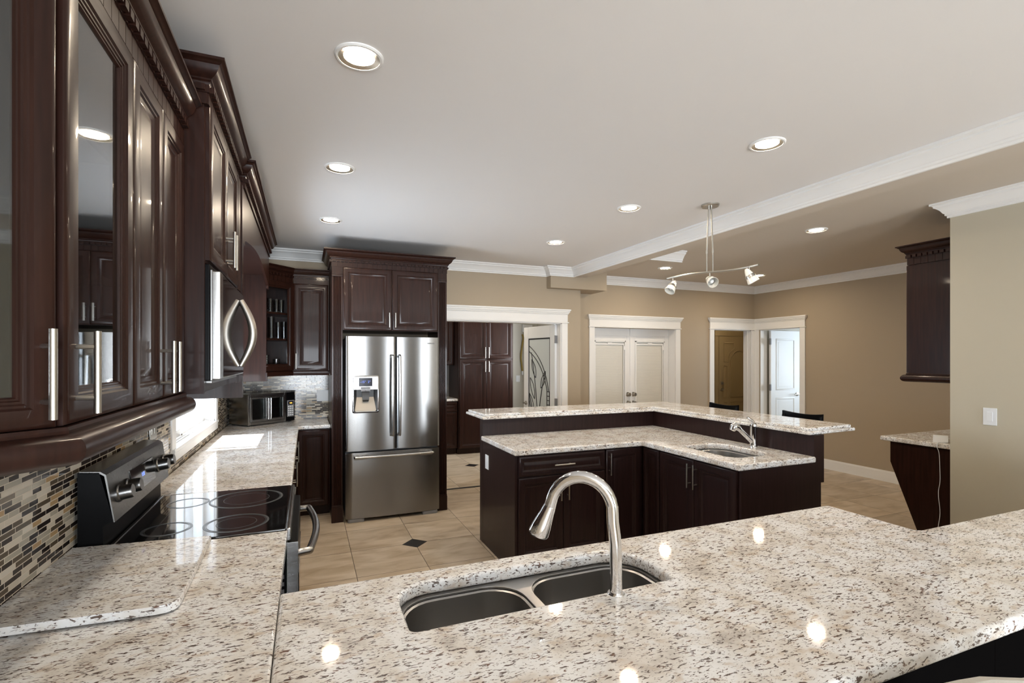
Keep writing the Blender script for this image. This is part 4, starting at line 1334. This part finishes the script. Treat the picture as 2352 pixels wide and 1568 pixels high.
def plate(name, label, w, h, loc, rz, rocker=True, cat='wall switch', mat=None):
    t = thing(name, label, cat, loc, rz)
    MB().box(-w / 2, w / 2, -.006, 0, -h / 2, h / 2, .002).build('cover_plate', mat or WHITEPL, t)
    if rocker:
        n = max(1, round(w / .07))
        for i in range(n):
            x = (i - (n - 1) / 2) * .046
            MB().box(x - .0165, x + .0165, -.009, -.005, -.033, .033, .0015).build('rocker', mat or WHITEPL, t)
    for s in (-1, 1):
        MB().lathe([(0, 0), (.003, 0), (.002, .001), (0, .001)], 8, TR(0, -.006, s * h * .42) @ RX(PI / 2)).build('screw', mat or WHITEPL, t)
    return t
plate('wall_switch', 'white rocker switch on the pale right partition wall', .078, .122, (4.489, 2.01, 1.165), -R90)
plate('power_outlet', 'pale outlet plate on the side of the island', .078, .118, (1.399, 3.96, .712), -R90, True, 'outlet')
plate('power_outlet', 'white outlet plate on the back tile left of the refrigerator', .120, .122, (.165, 5.941, 1.165), 0, False, 'outlet')
plate('power_outlet', 'shiny outlet plate on the left tile behind the range', .120, .122, (-.731, 3.08, 1.225), R90, True, 'outlet', NICKEL)
plate('wall_switch', 'small white switch in the hall beside the hanging gold cord', .075, .118, (3.62, 8.549, 1.20), 0)

# ================================================================== bar stools
def stool(x, y, label):
    t = thing('bar_stool', label, 'bar stool', (x, y, 0), R90, 'black stools at the island bar')
    # local: faces +... x along the bar, backrest on -y
    MB().prism(rrect(-.19, .19, -.17, .19, .04), .70, .745, bev=.012).build('seat', BLACK, t)
    for sx in (-1, 1):
        MB().tube([(sx * .19, .18, 0), (sx * .165, .15, .70)], [.014, .018], 10).build('leg', BLACK, t)
        MB().tube([(sx * .19, -.20, 0), (sx * .170, -.165, .70), (sx * .170, -.185, .95), (sx * .172, -.215, 1.095)], [.014, .018, .016, .014], 10).build('leg', BLACK, t)
    MB().tube([(-.18, .165, .28), (.18, .165, .28)], .010, 8).tube([(-.18, -.185, .32), (.18, -.185, .32)], .010, 8)\
        .tube([(-.18, .165, .24), (-.18, -.185, .24)], .010, 8).tube([(.18, .165, .24), (.18, -.185, .24)], .010, 8).build('stretcher', BLACK, t)
    mb = MB()
    n = 12
    L0, L1 = [], []
    loops = []
    for i in range(n + 1):
        u = -1 + 2 * i / n
        x_ = u * .185; y_ = -.215 - .022 * (1 - u * u); zt = 1.118 - .016 * (1 - u * u)
        loops.append([(x_, y_ - .012, 1.0), (x_, y_ + .010, 1.0), (x_, y_ + .006, zt), (x_, y_ - .016, zt)])
    mb.rings(loops)
    mb.build('backrest', BLACK, t)
    return t
s0 = stool(3.70, 3.90, 'black bar stool whose back shows before the corner door openings')
dup(s0, (3.70, 3.03, 0), R90, 'black bar stool nearest the free end of the island bar')

# ================================================================== desk nook behind the right partition
dk = thing('desk_counter', 'small granite desk counter on a tapered dark panel behind the right partition', 'desk', (0, 0, 0))
MB().prism([(4.575, 2.252), (5.9, 2.252), (5.9, 2.80), (4.575, 2.80)], .874, .914, bev=.010).build('worktop', GRANITE, dk)
MB().prism([(2.252, .0), (2.47, .0), (2.74, .70), (2.74, .873), (2.252, .873)], 0, .025, TR(4.61, 0, 0) @ MY).build('side_panel', WOOD, dk)
MB().prism([(2.252, .0), (2.47, .0), (2.74, .70), (2.74, .873), (2.252, .873)], 0, .025, TR(5.86, 0, 0) @ MY).build('side_panel', WOOD, dk)
MB().box(4.64, 5.86, 2.255, 2.275, .10, .86).build('back_panel', WOOD, dk)
hc_ = thing('wall_cabinet', 'dark cabinet hanging alone past the right partition edge', 'wall cabinet', (5.35, 2.60, 1.455), PI)
MB().box(0, .74, 0, .345, 0, .89).build('body', WOOD, hc_)
front(hc_, 'door', 0, 0, .37, .89, 0, (.34, .10, True)); front(hc_, 'door', .37, 0, .37, .89, 0, (.40, .10, True))
cornice(hc_, [(0, .345), (0, -.006), (.745, -.006), (.745, .345)][::1], 1.05, .075, .06, .028, .055)
rp_ = [(o, z - 1.455) for o, z in rail_prof]
MB().sweep(rp_, [(0, .34), (0, 0), (.74, 0), (.74, .34)]).build('light_rail', WOOD, hc_)
ph = thing('charger_cradle', 'white plastic cradle with a trailing cord on the desk counter', 'device', (4.66, 2.40, .914))
MB().prism([(-.05, 0), (.07, 0), (.06, .012), (-.01, .055), (-.03, .05)], -.045, .045, RZ(.5) @ MX).build('body', WHITEPL, ph)
cord = [(-.02, -.06, .006), (-.06, -.05, .008), (-.092, -.03, .004), (-.0985, -.028, -.03), (-.0765, -.03, -.08), (-.066, -.03, -.20), (-.064, -.03, -.30), (-.066, -.02, -.40), (-.064, -.03, -.55), (-.066, -.015, -.70), (-.064, -.02, -.82)]
def smooth(pts, k=6):
    P = [Vector(p) for p in pts]; out = []
    for i in range(len(P) - 1):
        p0, p1, p2, p3 = P[max(i - 1, 0)], P[i], P[i + 1], P[min(i + 2, len(P) - 1)]
        for j in range(k):
            t = j / k
            out.append(tuple(.5 * ((2 * p1) + (p2 - p0) * t + (2 * p0 - 5 * p1 + 4 * p2 - p3) * t * t + (3 * p1 - p0 - 3 * p2 + p3) * t ** 3)))
    out.append(tuple(P[-1]))
    return out
MB().tube(smooth(cord), .0022, 6).build('cord', WHITEPL, ph)

# ================================================================== hall cabinets
hp_ = thing('pantry_cabinet', 'tall four-door dark pantry seen through the cased opening', 'pantry', (2.30, 7.92, 0))
carcass(hp_, .96, .60, 2.42, .09)
for z, h_, hz in ((1.565, .85, 1.67), (.10, 1.46, 1.44)):
    front(hp_, 'door', .012, z, .466, h_, 0, (.448, hz, True), L=.18)
    front(hp_, 'door', .478, z, .466, h_, 0, (.510, hz, True), L=.18)
hb = thing('base_cabinet', 'hall base cabinet left of the tall pantry', 'base cabinet', (1.45, 7.97, 0))
carcass(hb, .845, .56, .873, .10)
for i in range(2):
    front(hb, 'drawer', .01 + i * .415, .70, .41, .16); front(hb, 'door', .01 + i * .415, .105, .41, .59)
top('granite_countertop', 'short granite counter in the hall beside the pantry', [(1.32, 7.945), (2.297, 7.945), (2.297, 8.53), (1.32, 8.53)])
hw = thing('wall_cabinet', 'hall wall cabinet above the short granite counter', 'wall cabinet', (1.45, 8.20, 1.46))
carcass(hw, .845, .33, .95)
front(hw, 'door', .005, 0, .418, .95); front(hw, 'door', .423, 0, .418, .95)
struct('wall_backsplash_hall', MB().box(1.32, 2.297, 8.535, 8.549, .914, 1.46), GREYPL)
gc = thing('hanging_cord', 'gold tasselled cord hanging on the hall wall beside the glass door', 'cord', (3.70, 8.53, 2.02))
MB().tube(smooth([(0, 0, 0), (.015, -.006, -.08), (-.01, -.006, -.25), (-.03, -.006, -.42), (-.015, -.004, -.55), (.0, -.004, -.68)]), .016, 8).build('rope', GOLD, gc)
MB().tube([(0, -.004, -.68), (0, -.004, -.75)], .018, 8).build('tassel', WHITEPL, gc)

# ================================================================== upholstered chair under the near counter edge
ch = thing('upholstered_stool', 'cream upholstered bar chair just showing below the near counter edge', 'chair', (1.203, .344, 0), math.radians(-22))
bk = []
for i in range(13):
    u = -1 + 2 * i / 12
    zt = .993 + .010 * math.cos(u * 2.2) + .004 * math.sin(u * 9)
    bk.append([(u * .24, .085, .62), (u * .24, .165, .62), (u * .235, .155, zt - .01), (u * .235, .130, zt), (u * .235, .100, zt - .01)])
MB().rings(bk).build('backrest', CREAM, ch)
MB().prism(rrect(-.23, .23, .10, .50, .05), .58, .68, bev=.02).build('seat', CREAM, ch)
for sx in (-1, 1):
    for y in (.14, .46):
        MB().tube([(sx * .20, y, 0), (sx * .19, y, .585)], [.015, .019], 8).build('leg', ESPRESSO, ch)
